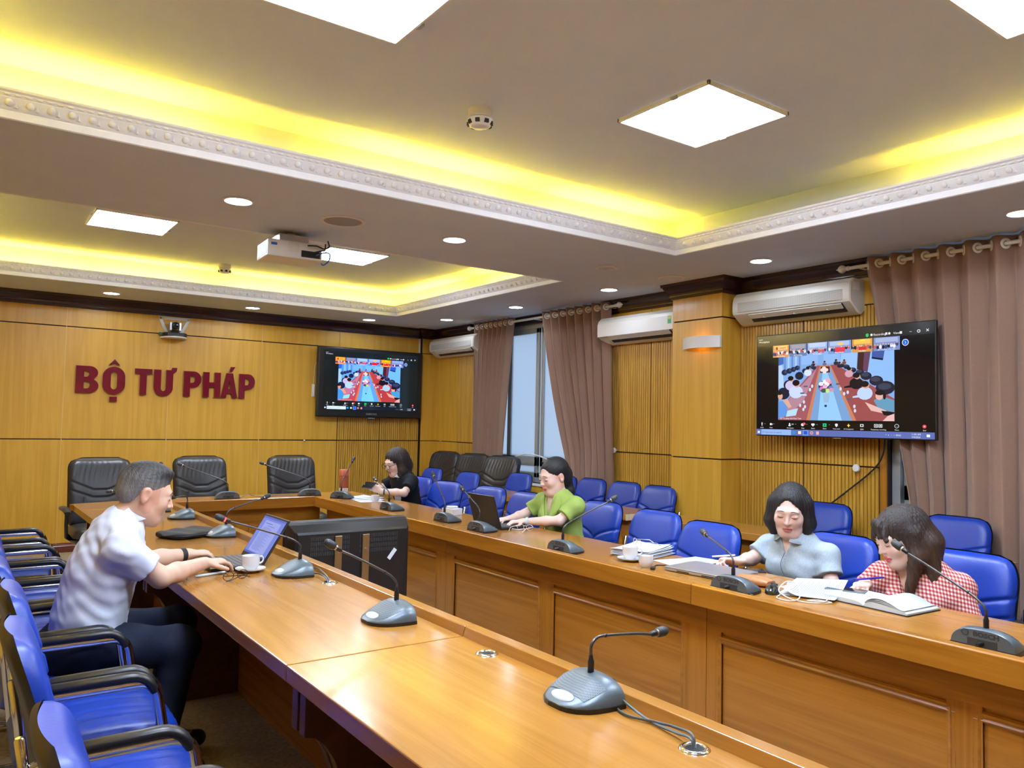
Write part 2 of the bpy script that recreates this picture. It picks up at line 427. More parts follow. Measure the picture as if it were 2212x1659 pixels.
# ---- windows: grey aluminium frames with frosted panes
gm = bpy.data.materials.new('frosted'); gm.use_nodes = True; gm.node_tree.nodes.clear(); MATS['frosted'] = gm
tr = N(gm, 'ShaderNodeBsdfTranslucent'); tr.inputs[0].default_value = (.72,.80,.90,1)
gl = N(gm, 'ShaderNodeBsdfGlossy'); gl.inputs['Roughness'].default_value = .25; gl.inputs[0].default_value = (.8,.85,.9,1)
mx = N(gm, 'ShaderNodeMixShader'); mx.inputs[0].default_value = .12
o_ = N(gm, 'ShaderNodeOutputMaterial'); L(gm, tr.outputs[0], mx.inputs[1]); L(gm, gl.outputs[0], mx.inputs[2]); L(gm, mx.outputs[0], o_.inputs[0])
def window(name, w, leaves, rail):
    y0, y1, z0, z1 = w; x = XR+.10; m = MB(); F = .06
    for a, b in (((y0,z0),(y1,z0+F)), ((y0,z1-F),(y1,z1)), ((y0,z0),(y0+F,z1)), ((y1-F,z0),(y1,z1))):
        m.box((x-.05, a[0], a[1]), (x+.05, b[0], b[1]))
    win = struct(m.build(name, 'alum', bevel=.004))
    MB().box((XR-.03, y0, z0-.03), (XR+.1, y1, z0)).build('window_sill', 'whiteplastic', win, bevel=.004)
    n = leaves; wd = (y1-y0-2*F)/n
    for i in range(n):
        a, b = y0+F+wd*i+.004, y0+F+wd*(i+1)-.004; xs = x-.015+.03*(i % 2); f = .055
        l = MB()
        for p, q in (((a,z0+F),(b,z0+F+f)), ((a,z1-F-f),(b,z1-F)), ((a,z0+F),(a+f,z1-F)), ((b-f,z0+F),(b,z1-F)), ((a,rail),(b,rail+.11))):
            l.box((xs-.018, p[0], p[1]), (xs+.018, q[0], q[1]))
        le = l.build('sash', 'alum', win, bevel=.003)
        MB().box((xs-.004, a+f, rail+.11), (xs+.004, b-f, z1-F-f)).build('pane', 'frosted', le)
        MB().box((xs-.004, a+f, z0+F+f), (xs+.004, b-f, rail)).build('pane', 'frosted', le)
        MB().box((xs-.035, b-f+.005, rail+.03), (xs-.018, b-f-.12, rail+.055)).build('latch', 'blackplastic', le, bevel=.003)
    return win
window('window_1', W1, 4, .97); window('window_2', W2, 4, .97)

# ================================================================== LIGHTS THE ROOM HAS
def ceiling_panel(x, y, label):
    t = thing('ceiling_light', label, 'light panel', (x, y, ZR), group='square ceiling light panels')
    h = .30; m = MB()
    for a, b in (((-h,-h),(h,-h+.012)), ((-h,h-.012),(h,h)), ((-h,-h),(-h+.012,h)), ((h-.012,-h),(h,h))): m.box((*a, -.022), (*b, -.001))
    m.build('frame', 'whiteplastic', t, bevel=.002)
    MB().box((-h+.012,-h+.012,-.018), (h-.012,h-.012,-.010)).build('diffuser', 'panel_e', t)
    for sx, sy in ((1,.35), (-1,-.3)):
        MB().box((sx*h-.006, sy*h-.02, -.024), (sx*h+.012, sy*h+.02, -.012)).build('clip', 'steel', t)
ceiling_panel(3.03, 2.62, 'square white light panel fully in view in the near ceiling recess')
ceiling_panel(1.14, 2.58, 'square white light panel cut off by the top edge left of centre')
ceiling_panel(3.04, 1.04, 'square white light panel cut off at the top right corner')
ceiling_panel(1.14, 1.04, 'square white light panel overhead above the camera')
ceiling_panel(1.135, 6.94, 'square white light panel in the far recess above the wall lettering')
ceiling_panel(3.035, 6.98, 'square white light panel in the far recess behind the projector')
DL = [(1.328,4.66,'round downlight in the ceiling beam left of the round speaker grille'), (2.821,4.66,'round downlight in the ceiling beam right of the round speaker grille'),
      (4.975,3.71,'round downlight above the air conditioner beside the wide television'), (5.00,5.43,'round downlight just above the air conditioner left of the pillar'),
      (5.01,6.94,'round downlight above the parted curtains of the far window'), (5.00,8.40,'round downlight in the far right corner above the corner air conditioner'),
      (4.285,9.12,'round downlight above the television on the lettered wall'), (2.809,9.12,'round downlight right of the wall camera'),
      (1.326,9.10,'round downlight left of the wall camera'), (4.985,1.92,'round downlight cut by the right edge above the curtain rod'),
      (5.0,.15,'round downlight nearest the front of the room'), (-.8,4.66,'round downlight in the ceiling beam by the left wall'), (-.8,9.1,'round downlight by the left end of the lettered wall'),
      (-.85,7,'round downlight along the left wall beside the far recess'), (-.85,2,'round downlight along the left wall beside the near recess')]
m = MB(); m.lathe([(.088,0), (.09,-.006), (.078,-.010), (.072,-.004), (.070,.002)], 28, cap=False); DR = m.mesh('trim_ring', 'whiteplastic', 40)
m = MB(); m.lathe([(.001,-.003), (.071,-.003), (.071,.004), (.001,.004)], 28); DE = m.mesh('lens', 'down_e', 40)
for x, y, lb in DL:
    t = thing('downlight', lb, 'downlight', (x, y, ZC), group='round recessed downlights')
    inst('trim_ring', DR, t); inst('lens', DE, t, (0,0,-.002))
# warm tubes lying in the troughs behind the cornices
def tube_light(p, d, ln, lb):
    t = thing('cove_light', lb, 'cove light', p, math.atan2(d[1], d[0]), 'warm tubes behind the cornices')
    MB().tube([(-ln/2,0,.022), (ln/2,0,.022)], .012, 8).build('tube', 'cove_e', t, smooth=60)
    MB().box((-ln/2-.02,-.018,0), (ln/2+.02,.018,.009)).build('batten', 'whiteplastic', t)
    for s in (-1,1): MB().box((s*ln/2-.012,-.014,.009), (s*ln/2+.012,.014,.034)).build('end_holder', 'whiteplastic', t)
zt = ZC+.022
for i, (a, b) in enumerate(((-.15,1.02), (1.72,2.90), (3.22,4.30))):
    tube_light(((a+b)/2, K1[3]+.07, zt), (1,0), b-a, ['warm tube glowing behind the near cornice at the left edge', 'warm tube glowing behind the near cornice below the smoke detector', 'warm tube glowing behind the near cornice towards its right corner'][i])
for i, (a, b) in enumerate(((.98,2.16), (-.35,.80))):
    tube_light((K1[2]+.07, (a+b)/2, zt), (0,1), b-a, ['warm tube glowing behind the right side of the near cornice', 'warm tube behind the right side of the near cornice beyond the frame'][i])
for i, (a, b) in enumerate(((2.9,3.98), (1.6,2.75), (.2,1.4))): tube_light((K1[0]-.07, (a+b)/2, zt), (0,1), b-a, 'warm tube %s along the left side of the near recess' % ('first','second','third')[i])
for i, (a, b) in enumerate(((-.15,1.04), (1.10,2.18), (2.36,3.40), (3.44,4.42))):
    tube_light(((a+b)/2, K2[3]+.07, zt), (1,0), b-a, ['warm tube behind the far cornice at the left edge', 'warm tube behind the far cornice above the lettering', 'warm tube behind the far cornice right of the small smoke detector', 'warm tube behind the far cornice above the wall television'][i])
for i, (a, b) in enumerate(((7.30,8.60), (5.55,6.88))):
    tube_light((K2[2]+.07, (a+b)/2, zt), (0,1), b-a, ['warm tube behind the right side of the far cornice near its corner', 'warm tube behind the right side of the far cornice near the beam'][i])
for i, (a, b) in enumerate(((5.5,6.9), (7.1,8.5))): tube_light((K2[0]-.07, (a+b)/2, zt), (0,1), b-a, 'warm tube %s along the left side of the far recess' % ('nearer','farther')[i])
# ================================================================== TABLES
TZ = .77
mat('holedark', (.01,.01,.01,1), .8)
def frame_moulding(parent, plane, p, u0, u1, z0, z1, sgn, matn):
    """raised picture-frame moulding on plane 'x' or 'y' = p, proud to sgn side"""
    prof = [(0,0), (0,.006), (.006,.013), (.013,.015), (.018,.010), (.022,.009), (.028,.013), (.034,.009), (.036,0)]
    R = []
    for (cu, cz, su, sz) in ((u0,z0,1,1), (u1,z0,-1,1), (u1,z1,-1,-1), (u0,z1,1,-1)):
        R.append([((p+sgn*h, cu+su*o, cz+sz*o) if plane == 'x' else (cu+su*o, p+sgn*h, cz+sz*o)) for o, h in prof])
    return MB().rings(R, True, False, True).rel(parent.location).build('panel_moulding', matn, parent, smooth=30)
def wbox(parent, name, a, b, matn, bevel=.003, smooth=None):
    return MB().box(a, b).rel(parent.location).build(name, matn, parent, bevel=bevel, smooth=smooth)
def gable(parent, y, xo, xi, zt, sgn):
    """shaped support: wide bracket under the top, curved back to a narrower leg; xo user side, xi inner side"""
    s = 1 if xi > xo else -1
    pts = [(xo+s*.04, zt), (xo+s*.04, .575)]+[(xo+s*(.04+.13*math.sin(math.radians(a))), .30+.275*math.cos(math.radians(a))) for a in range(15, 91, 15)]+[(xo+s*.17, 0), (xi, 0), (xi, zt)]
    MB().prism(pts, y-.02, y+.02, 'y').rel(parent.location).build('gable', 'tableunder', parent, bevel=.002)
def side_table(label, y0, y1, mirror, panels, holes=()):
    """one length of the long tables; mirror=True is the right-hand table"""
    X = (lambda x: 4.06-x) if mirror else (lambda x: x)
    t = thing('conference_table', label, 'table', (X(1.13), (y0+y1)/2, 0), group='long conference table sections')
    g = .0015
    wbox(t, 'table_top', (X(.81), y0+g, .722), (X(1.402), y1-g, TZ), ['tabletop'], .004)
    # raised rail on the inner edge, its inside face sloping a little
    MB().prism([(X(1.40), .714), (X(1.40), TZ), (X(1.409), .798), (X(1.413), .80), (X(1.450), .80), (X(1.455), .796), (X(1.455), .714)], y0+g, y1-g, 'y').rel(t.location).build('edge_rail', 'tabletop' if not mirror else 'tablefront', t, bevel=.002)
    wbox(t, 'apron', (X(1.33), y0+g, .60), (X(1.352), y1-g, .714), 'tablefront', 0)
    wbox(t, 'front_panel', (X(1.325), y0+g, .0), (X(1.34), y1-g, .714), 'tablefront', 0)
    wbox(t, 'plinth', (X(1.34), y0+g, .0), (X(1.352), y1-g, .085), 'tablefront', .002)
    sg = -1 if mirror else 1
    for k, (a, b) in enumerate(panels):
        frame_moulding(t, 'x', X(1.34), a, b, .135, .585, sg, 'tablefront')
    edges = [y0]+[v for p in sorted((min(p), max(p)) for p in panels) for v in p]+[y1]
    for k in range(0, len(edges)-1, 2):
        wbox(t, 'stile', (X(1.34), edges[k]+(g if k == 0 else 0), .085), (X(1.352), edges[k+1]-(g if k == len(edges)-2 else 0), .60), 'tablefrontz', 0)
    gable(t, y0+.03, X(.81), X(1.325), .722, 1); gable(t, y1-.03, X(.81), X(1.325), .722, 1)
    for hx, hy in holes:
        r = Matrix.Translation((hx-t.location.x, hy-t.location.y, TZ))
        h = MB().lathe([(.021,.0005), (.023,.004), (.028,.005), (.034,.002), (.035,0)], 28, cap=False, M=r).build('cable_grommet', 'chrome', t, smooth=60)
        MB().lathe([(.001,.0008), (.0225,.0008)], 24, cap=False, M=r).build('grommet_opening', 'holedark', h)
    return t
side_table('long orange-brown table in the foreground with the nearest microphone on it', .02, 2.20, False, [(1.13,2.09), (.13,1.03)], [(1.350,1.172), (1.358,1.993)])
side_table('middle length of the left-hand table with the white coffee cup', 2.20, 4.36, False, [(2.33,3.24), (3.34,4.23)], [(1.357,3.20)])
side_table('far length of the left-hand table under the black laptop sleeve', 4.36, 6.50, False, [(4.5,5.4), (5.5,6.38)])
side_table('near length of the right-hand table with the open notebook on it', .10, 2.29, True, [(2.21,1.285), (1.174,.25)])
side_table('middle length of the right-hand table with a closed laptop and loose papers', 2.29, 4.48, True, [(4.376,3.486), (3.346,2.436)])
side_table('far length of the right-hand table below the woman with the phone', 4.48, 6.50, True, [(5.55,4.615), (6.42,5.66)])
# head table across the end
t = thing('conference_table', 'head table across the far end before the lettered wall', 'table', (2.03, 6.85, 0), group='long conference table sections')
def outl(x0, x1, y0, y1): return [(x0, y0), (x1, y0), (x1, y1), (1.75, y1), (1.14, y1-.09), (x0, y1-.2)]
MB().prism([(.81,6.502), (1.402,6.502), (1.402,6.585), (2.658,6.585), (2.658,6.502), (3.25,6.502), (3.25,7.17), (1.62,7.17), (1.14,7.08), (.79,6.965), (.81,6.9)], .722, TZ, 'z').rel(t.location).build('table_top', 'tabletopx', t, bevel=.003)
MB().prism([(6.585, .714), (6.585, TZ), (6.578,.798), (6.574,.80), (6.537,.80), (6.532,.796), (6.532,.714)], 1.402, 2.658, 'x').rel(t.location).build('edge_rail', 'tablefrontx', t, bevel=.002)
for x0, x1 in ((1.40,1.455), (2.605,2.66)): wbox(t, 'edge_rail', (x0, 6.502, .714), (x1, 6.585, .80), 'tabletop', .002)
wbox(t, 'front_panel', (1.36, 6.65, 0), (2.70, 6.665, .72), 'tablefrontx', 0)
wbox(t, 'apron', (1.36, 6.638, .60), (2.70, 6.65, .72), 'tablefrontx', 0)
for a, b in ((1.52,1.98), (2.08,2.56)): frame_moulding(t, 'y', 6.65, a, b, .135, .585, -1, 'tablefrontx')
for x in (.95, 3.12): wbox(t, 'gable', (x-.02, 6.56, 0), (x+.02, 7.0, .722), 'tableunder', .002)

def second_table(label, y0, y1, npan, raw):
    t = thing('second_row_table', label, 'table', (4.56, (y0+y1)/2, 0), group='narrow second row tables')
    wbox(t, 'table_top', (4.36, y0+.004, .722), (4.77, y1, TZ), 'tabletop', .003)
    wbox(t, 'front_panel', (4.43, y0+.02, 0), (4.445, y1-.02, .722), 'tablefront', 0)
    wbox(t, 'plinth', (4.418, y0+.02, 0), (4.43, y1-.02, .085), 'tablefront', .002)
    w = (y1-y0-.1)/npan
    for i in range(npan): frame_moulding(t, 'x', 4.43, y0+.05+w*i+.06, y0+.05+w*(i+1)-.06, .14, .62, -1, 'tablefront')
    for y in (y0+.03, y1-.03): wbox(t, 'gable', (4.445, y-.018, 0), (4.74, y+.018, .722), 'tableunder', .002)
    if raw:
        wbox(t, 'raw_end_strip', (4.36, y0, .722), (4.77, y0+.004, TZ), 'edgeraw', 0)
        wbox(t, 'raw_end_strip', (4.43, y0+.008, 0), (4.468, y0+.0119, .722), 'edgeraw', 0)
second_table('narrow second row table with a pale unfinished end left of the pillar', 4.50, 6.66, 3, True)
second_table('narrow second row table running under the wide television', 1.87, 4.27, 3, False)

# ================================================================== CHAIRS
def pad_shape(w, h, T, corner, seams, nu=56, nv=60, back=False, bot=.06, conc=.03, top_lean=.10):
    """upholstered pad: (u across, v up) -> local (x forward, y across, z up from the pad's foot)"""
    def width(v):
        a = corner/h
        k = 1
        if v > 1-a: q = (v-(1-a))/a; k = max(0, 1-q**2.2)**(1/2.2)*.42+.58
        if v < bot: k = .9+.1*(v/bot)
        return w*k
    def fn(iu, iv):
        u = iu*2-1; v = iv
        y = u*width(v); z = v*h
        # round the top edge too
        e = max(0, 1-abs(u)**8); e2 = max(0, 1-abs(2*v-1)**14)
        d = T*(e*e2)**.5
        for s in seams: d -= s(y, v*h, u, v)
        x = d if not back else -.6*d
        x += conc*u*u - top_lean*v + .02*math.sin(v*math.pi)
        return (x, y, z)
    m = MB(); m.grid(fn, nu, nv)
    if back: m.f = [f[::-1] for f in m.f]
    return m
def line_seam(fz, depth=.010, wd=.0085, cond=lambda y, z: True):
    def s(y, z, u, v):
        if not cond(y, z): return 0
        d = z-fz(y); return depth*math.exp(-(d/wd)**2)
    return s
def blue_back_seams():
    S_ = []
    def stem(y, z, u, v): return .010*math.exp(-(y/.0085)**2) if z < .20 else 0
    S_.append(stem)
    for z0, A in ((.20,.085), (.12,.085), (.04,.085)):
        S_.append(line_seam(lambda y, z0=z0, A=A: z0+A*(abs(y)/.2)**.55))
    return S_
def seat_seams():
    S_ = []
    for y0 in (.05, .11, .165):
        S_.append(lambda y, z, u, v, y0=y0: .006*math.exp(-((abs(y)-y0*(1 if z > .16 else 1-.35*((.16-z)/.16)**2))/.006)**2) if z > .05 else 0)
    return S_
def M_back(x, z, ang): return Matrix.Translation((x, 0, z)) @ Matrix.Rotation(ang, 4, 'Y')
BW, BH = .215, .452
bl_front = pad_shape(BW, BH, .05, .13, blue_back_seams(), conc=.016).mesh('backrest', 'blueleather', 180)
bl_rear = pad_shape(BW+.009, BH+.010, .035, .135, [], 26, 26, back=True, conc=.016).mesh('back_shell', 'blackplastic', 180)
def seat_mesh():
    m = MB(); g = pad_shape(.222, .48, .055, .12, seat_seams(), 36, 36, conc=0, top_lean=0, bot=.05)
    # lay the pad down: its v axis becomes forward x, thickness becomes up
    m.v = [(z-.18, y, .425+x-.02*max(0, (z-.38)/.1)**2) for x, y, z in g.v]; m.f = [f[::-1] for f in g.f]; m.m = [0]*len(m.f)
    return m.mesh('seat', 'blueleather', 180)
bl_seat = seat_mesh()
mb = MB(); g = pad_shape(.222, .48, .02, .12, [], 16, 16, conc=0, top_lean=0, bot=.05); mb.v = [(z-.18, y, .425-x) for x, y, z in g.v]; mb.f = g.f; mb.m = [0]*len(mb.f)
bl_pan = mb.mesh('seat_pan', 'blackplastic', 180)
def frame_side(s):
    y = s*.247; r = .0125
    P = [(-.165,y,.640), (-.15,y,.646)]+[(.14,y,.648)]+arc((.14,y,.588), .06, 90, 0, 5)+[(.215,y,.50), (.245,y,.10)]+arc((.205,y,.053), .04, 8, -90, 5)+[(-.30,y,.013)]
    return MB().tube(P, r, 8, flat=(1.0,1.25)).mesh('side_frame', 'chrome', 60)
bl_frames = [frame_side(s) for s in (-1,1)]
def arm_pad(s):
    y = s*.247
    P = [(-.105,y,.660), (-.095,y,.668), (.11,y,.672)]+arc((.115,y,.600), .072, 90, 12, 6)
    R = [.012, .018]+[.019]*(len(P)-4)+[.018, .013]
    return MB().tube(P, R, 10, flat=(1.25,.82)).mesh('arm_pad', 'blackplastic', 60)
bl_arms = [arm_pad(s) for s in (-1,1)]
def post(s):
    y = s*.238; m = MB()
    m.tube([(-.145,y,.38), (-.170,y,.58), (-.190,y,.71), (-.191,y,.716)], [.0125,.0125,.0125,.009], 10); return m.mesh('back_post', 'chrome', 50)
bl_posts = [post(s) for s in (-1,1)]
m = MB(); m.tube([(-.10,-.247,.40), (-.10,.247,.40)], .011, 8); bl_bar = m.mesh('cross_bar', 'chrome', 60)
m = MB(); m.tube([(.21,-.247,.40), (.21,.247,.40)], .011, 8); bl_bar2 = m.mesh('cross_bar', 'chrome', 60)
m = MB(); m.tube([(-.30,-.247,.013), (-.30,.247,.013)], .0125, 8); bl_bar3 = m.mesh('floor_bar', 'chrome', 60)
def frame_low(s):
    y = s*.215
    P = [(-.15,y,.40), (.13,y,.395)]+arc((.13,y,.345), .05, 90, 0, 4)+[(.21,y,.10)]+arc((.17,y,.053), .04, 8, -90, 5)+[(-.28,y,.013)]
    return MB().tube(P, .0125, 8).mesh('side_frame', 'chrome', 60)
bl_low = [frame_low(s) for s in (-1,1)]
def blue_chair(x, y, rz, label, group, simple=False):
    t = thing('conference_chair', label, 'chair', (x, y, 0), rz, group)
    b = inst('backrest', bl_front, t, M=M_back(-.125, .47, 0)); inst('back_shell', bl_rear, b, (0,0,-.004))
    s = inst('seat', bl_seat, t); inst('seat_pan', bl_pan, s)
    for k in (0,1):
        inst('back_post', bl_posts[k], t)
        if simple: inst('side_frame', bl_low[k], t); continue
        f = inst('side_frame', bl_frames[k], t); inst('arm_pad', bl_arms[k], f)
    if simple: return t
    inst('cross_bar', bl_bar, t); inst('cross_bar', bl_bar2, t); inst('floor_bar', bl_bar3, t)
    return t
GL = 'blue armchairs along the left-hand table'
CX = .38
for y, lb in ((1.61,'blue chair in the bottom left corner, nearest to the camera'), (2.40,'empty blue chair second from the bottom left corner'),
              (2.965,'empty blue chair directly in front of the man in white'), (3.54,'blue chair the man in the white shirt sits on'),
              (4.11,'blue chair directly beyond the man in the white shirt'), (4.66,'second blue chair beyond the man in white'),
              (5.22,'third blue chair beyond the man in white'), (6.05,'farthest blue chair of the left row, beside the black chair')):
    blue_chair(CX+random.uniform(-.012,.012)-(.02 if 2 < y < 2.5 else 0), y, random.uniform(-.03,.03), lb, GL)
GR = 'blue armchairs along the right-hand table'
PI = math.pi
for x, y, a, lb in ((3.45,6.14,.2,'blue chair right of the woman in the black jacket'), (3.50,5.53,.1,'blue chair behind the open laptop screen'),
                 (3.46,4.97,.0,'mostly hidden blue chair left of the woman in green'), (3.52,4.16,0,'blue chair the woman in green sits on'),
                 (3.46,3.57,0,'empty blue chair left of the pair, farther from the grey blouse'), (3.28,2.98,0,'empty blue chair directly beside the woman in the grey blouse'),
                 (3.52,2.33,0,'blue chair the woman in the grey blouse sits on'), (3.53,1.71,0,'blue chair the woman in the checked blouse sits on'),
                 (3.50,6.74,.0,'blue chair the woman in the black jacket sits on')):
    blue_chair(x+.09, y, PI+a, lb, GR)
GS = 'blue armchairs along the wall behind the second row tables'
for x, y, a, lb in ((4.34,7.98,0,'narrow-looking blue chair before the leftmost corner office chair'), (4.34,7.20,0,'blue chair between two black office chairs by the window'),
                 (4.80,6.88,0,'blue wall chair in front of the parted far curtains'), (5.04,6.43,0,'blue wall chair hidden behind the head of the woman in green'),
                 (5.04,5.98,0,'blue wall chair under the gathered brown curtain'), (5.04,5.50,0,'blue wall chair under the white knob left of the pillar'),
                 (5.00,5.02,0,'blue wall chair half hidden by the pillar'), (5.04,3.38,0,'blue wall chair behind the shoulder of the woman in grey'),
                 (5.04,2.45,0,'blue wall chair behind the woman in the checked blouse'), (5.02,1.70,0,'blue wall chair cut off at the right edge')):
    blue_chair(x+.09, y, PI+a, lb, GS, True)
# ---- black executive chairs
def exec_seams():
    S_ = [line_seam(lambda y: .30+.09*(max(0, abs(y)-.06)/.19), .010, .007), line_seam(lambda y: .235+.075*(max(0, abs(y)-.06)/.19), .010, .007)]
    S_.append(lambda y, z, u, v: .008*math.exp(-((abs(y)-.125)/.006)**2) if z < .24 else 0)
    S_.append(lambda y, z, u, v: .003*math.sin(y*150+math.sin(z*20)*2)*math.exp(-((z-.47)/.07)**2))
    return S_
ex_front = pad_shape(.255, .58, .075, .10, exec_seams(), 48, 56, conc=.035, top_lean=.11).mesh('backrest', 'blackleather', 180)
ex_rear = pad_shape(.258, .585, .05, .10, [], 20, 20, back=True, conc=.035, top_lean=.11).mesh('back_shell', 'blackleather', 180)
mb = MB(); g = pad_shape(.26, .50, .08, .10, [], 24, 24, conc=0, top_lean=0); mb.v = [(z-.24, y, .43+x) for x, y, z in g.v]; mb.f = [f[::-1] for f in g.f]; mb.m = [0]*len(mb.f)
ex_seat = mb.mesh('seat', 'blackleather', 180)
mb = MB(); g = pad_shape(.26, .50, .05, .10, [], 16, 16, conc=0, top_lean=0); mb.v = [(z-.24, y, .43-x) for x, y, z in g.v]; mb.f = g.f; mb.m = [0]*len(mb.f)
ex_pan = mb.mesh('seat_underside', 'blackleather', 180)
def ex_arm(s):
    y = s*.30; m = MB()
    m.tube([(-.17,y-.0*s,.645), (-.10,y,.665), (.10,y,.665), (.17,y,.645)], [.018,.03,.032,.022], 10, flat=(1.1,.6)); return m.mesh('arm_pad', 'blackleather', 60)
def ex_armpost(s):
    y = s*.30; m = MB()
    m.tube([(.15,y,.64), (.13,y,.55), (.08,y-.01*s,.44), (.02,y-.06*s,.40)], [.024,.022,.02,.018], 8, flat=(.7,1.2)); return m.mesh('arm_post', 'blackplastic', 60)
ex_arms = [(ex_arm(s), ex_armpost(s)) for s in (-1,1)]
m = MB(); m.lathe([(.03,.06), (.03,.12), (.022,.13), (.022,.38), (.06,.385), (.06,.40)], 14); ex_col = m.mesh('gas_column', 'blackplastic', 40)
m = MB(); m.prism([(-.022,0), (.022,0), (.016,.27), (.010,.30), (-.010,.30), (-.016,.27)], .065, .095, 'z'); ex_leg = m.mesh('star_leg', 'blackplastic')
m = MB(); m.lathe([(.005,-.012), (.026,-.012), (.028,0), (.026,.012), (.005,.012)], 14, M=Matrix.Rotation(PI/2, 4, 'Y')); ex_cast = m.mesh('caster', 'blackplastic', 50)
def exec_chair(x, y, rz, label, group):
    t = thing('office_chair', label, 'chair', (x, y, 0), rz, group)
    b = inst('backrest', ex_front, t, M=M_back(-.22, .50, 0)); inst('back_shell', ex_rear, b)
    s = inst('seat', ex_seat, t); inst('seat_underside', ex_pan, s)
    for a, p in ex_arms: inst('arm_pad', a, t); inst('arm_post', p, t)
    inst('gas_column', ex_col, t)
    for k in range(5):
        A = k*2*PI/5+.3; l = inst('star_leg', ex_leg, t, (0,0,0), A)
        inst('caster', ex_cast, l, (0,.275,.032))
GB = 'black leather office chairs'
for x, y, a, lb in ((1.13,7.62,-PI/2,'black leather office chair behind the man in white'), (2.04,7.78,-PI/2,'middle black leather office chair at the head table'),
                    (2.94,7.78,-PI/2,'black leather office chair at the head table below the wall television')):
    exec_chair(x, y, a+random.uniform(-.08,.08), lb, GB)
for x, y, a, lb in ((4.90,8.74,PI+.25,'leftmost black office chair stored in the far corner'), (4.92,8.08,PI+.3,'middle black office chair stored by the far curtain'),
                    (4.92,7.44,PI+.35,'black office chair stored in front of the far window')):
    exec_chair(x+.12, y, a, lb, GB)
# ================================================================== WALL AND CEILING FITTINGS
def text_mesh(txt, size, ext=0, align='LEFT', bold=0, sx=1.0):
    cu = bpy.data.curves.new('text', 'FONT'); cu.body = txt; cu.size = size; cu.extrude = ext; cu.align_x = align; cu.offset = bold; cu.resolution_u = 2
    o = bpy.data.objects.new('text', cu); C.objects.link(o)
    dg = bpy.context.evaluated_depsgraph_get(); me = bpy.data.meshes.new_from_object(o.evaluated_get(dg))
    bpy.data.objects.remove(o); bpy.data.curves.remove(cu)
    vs = [(v.co.x*sx, v.co.y, v.co.z) for v in me.vertices]; fs = [tuple(p.vertices) for p in me.polygons]; bpy.data.meshes.remove(me)
    return vs, fs
def outline_mesh(shapes, ext):
    """filled 2-D outlines (holes allowed by even-odd) with thickness, y=up"""
    cu = bpy.data.curves.new('o', 'CURVE'); cu.dimensions = '2D'; cu.fill_mode = 'BOTH'; cu.extrude = ext/2; cu.bevel_depth = .0018; cu.bevel_resolution = 1; cu.offset = -.0018
    for pts in shapes:
        sp = cu.splines.new('POLY'); sp.points.add(len(pts)-1); sp.use_cyclic_u = True
        for p, q in zip(sp.points, pts): p.co = (q[0], q[1], 0, 1)
    o = bpy.data.objects.new('o', cu); C.objects.link(o)
    dg = bpy.context.evaluated_depsgraph_get(); me = bpy.data.meshes.new_from_object(o.evaluated_get(dg))
    vs = [tuple(v.co) for v in me.vertices]; fs = [tuple(p.vertices) for p in me.polygons]
    bpy.data.objects.remove(o); bpy.data.curves.remove(cu); bpy.data.meshes.remove(me)
    return vs, fs
FACE_MY = Matrix(((1,0,0,0),(0,0,-1,0),(0,1,0,0),(0,0,0,1)))     # x right, y up -> board facing -y
FACE_MX = Matrix(((0,0,-1,0),(-1,0,0,0),(0,1,0,0),(0,0,0,1)))     # facing -x, reading left to right runs -y
# ---- raised lettering
mat('burgundy', (.17,.004,.022,1), .06, coat=1.0)
def blk(*r): return [[(a,b),(c,b),(c,d),(a,d)] for a,b,c,d in r]
def earc(cx, cy, rx, ry, a0, a1, n=10): return [(cx+rx*math.cos(math.radians(a0+(a1-a0)*i/n)), cy+ry*math.sin(math.radians(a0+(a1-a0)*i/n))) for i in range(n+1)]
def glyph(ch):
    H = 1.0
    P = lambda: [[(0,0),(.26,0),(.26,.36),(.40,.36)]+earc(.40,.68,.30,.32,-90,90,12)+[(0,1)], [(.26,.55),(.36,.55)]+earc(.36,.68,.08,.13,-90,90,8)+[(.26,.81)]]
    if ch == 'B': return .72, [[(0,0),(.40,0)]+earc(.42,.27,.31,.27,-90,60,10)+earc(.42,.755,.28,.245,-45,90,10)+[(0,1)], [(.26,.17),(.36,.17)]+earc(.36,.30,.09,.13,-90,90,8)+[(.26,.43)], [(.26,.60),(.34,.60)]+earc(.34,.71,.08,.11,-90,90,8)+[(.26,.82)]]
    if ch == 'O': return .72, [earc(.36,.64,.36,.38,0,180,16)+earc(.36,.36,.36,.38,180,360,16), earc(.36,.70,.10,.13,0,180,8)+earc(.36,.30,.10,.13,180,360,8),
                               [(.18,1.08),(.36,1.30),(.54,1.08),(.46,1.08),(.36,1.16),(.26,1.08)], [(.24,-.28),(.48,-.28),(.48,-.10),(.24,-.10)]]
    if ch == 'T': return .66, [[(.20,0),(.46,0),(.46,.80),(.66,.80),(.66,1),(0,1),(0,.80),(.20,.80)]]
    if ch == 'U': return .84, [[(0,1),(.26,1),(.26,.30)]+earc(.35,.28,.09,.10,180,360,8)+[(.44,.30),(.44,1),(.62,1),(.66,1.10),(.84,1.10),(.82,.96),(.70,.84)]+[(.70,.30)]+earc(.35,.30,.35,.32,0,-180,16)]
    if ch == 'P': return .70, P()
    if ch == 'H': return .74, [[(0,0),(.26,0),(.26,.40),(.48,.40),(.48,0),(.74,0),(.74,1),(.48,1),(.48,.60),(.26,.60),(.26,1),(0,1)]]
    if ch == 'A': return .80, [[(0,0),(.26,0),(.30,.17),(.50,.17),(.54,0),(.80,0),(.56,1),(.24,1)], [(.345,.36),(.455,.36),(.40,.70)], [(.36,1.06),(.50,1.06),(.66,1.26),(.44,1.26)]]
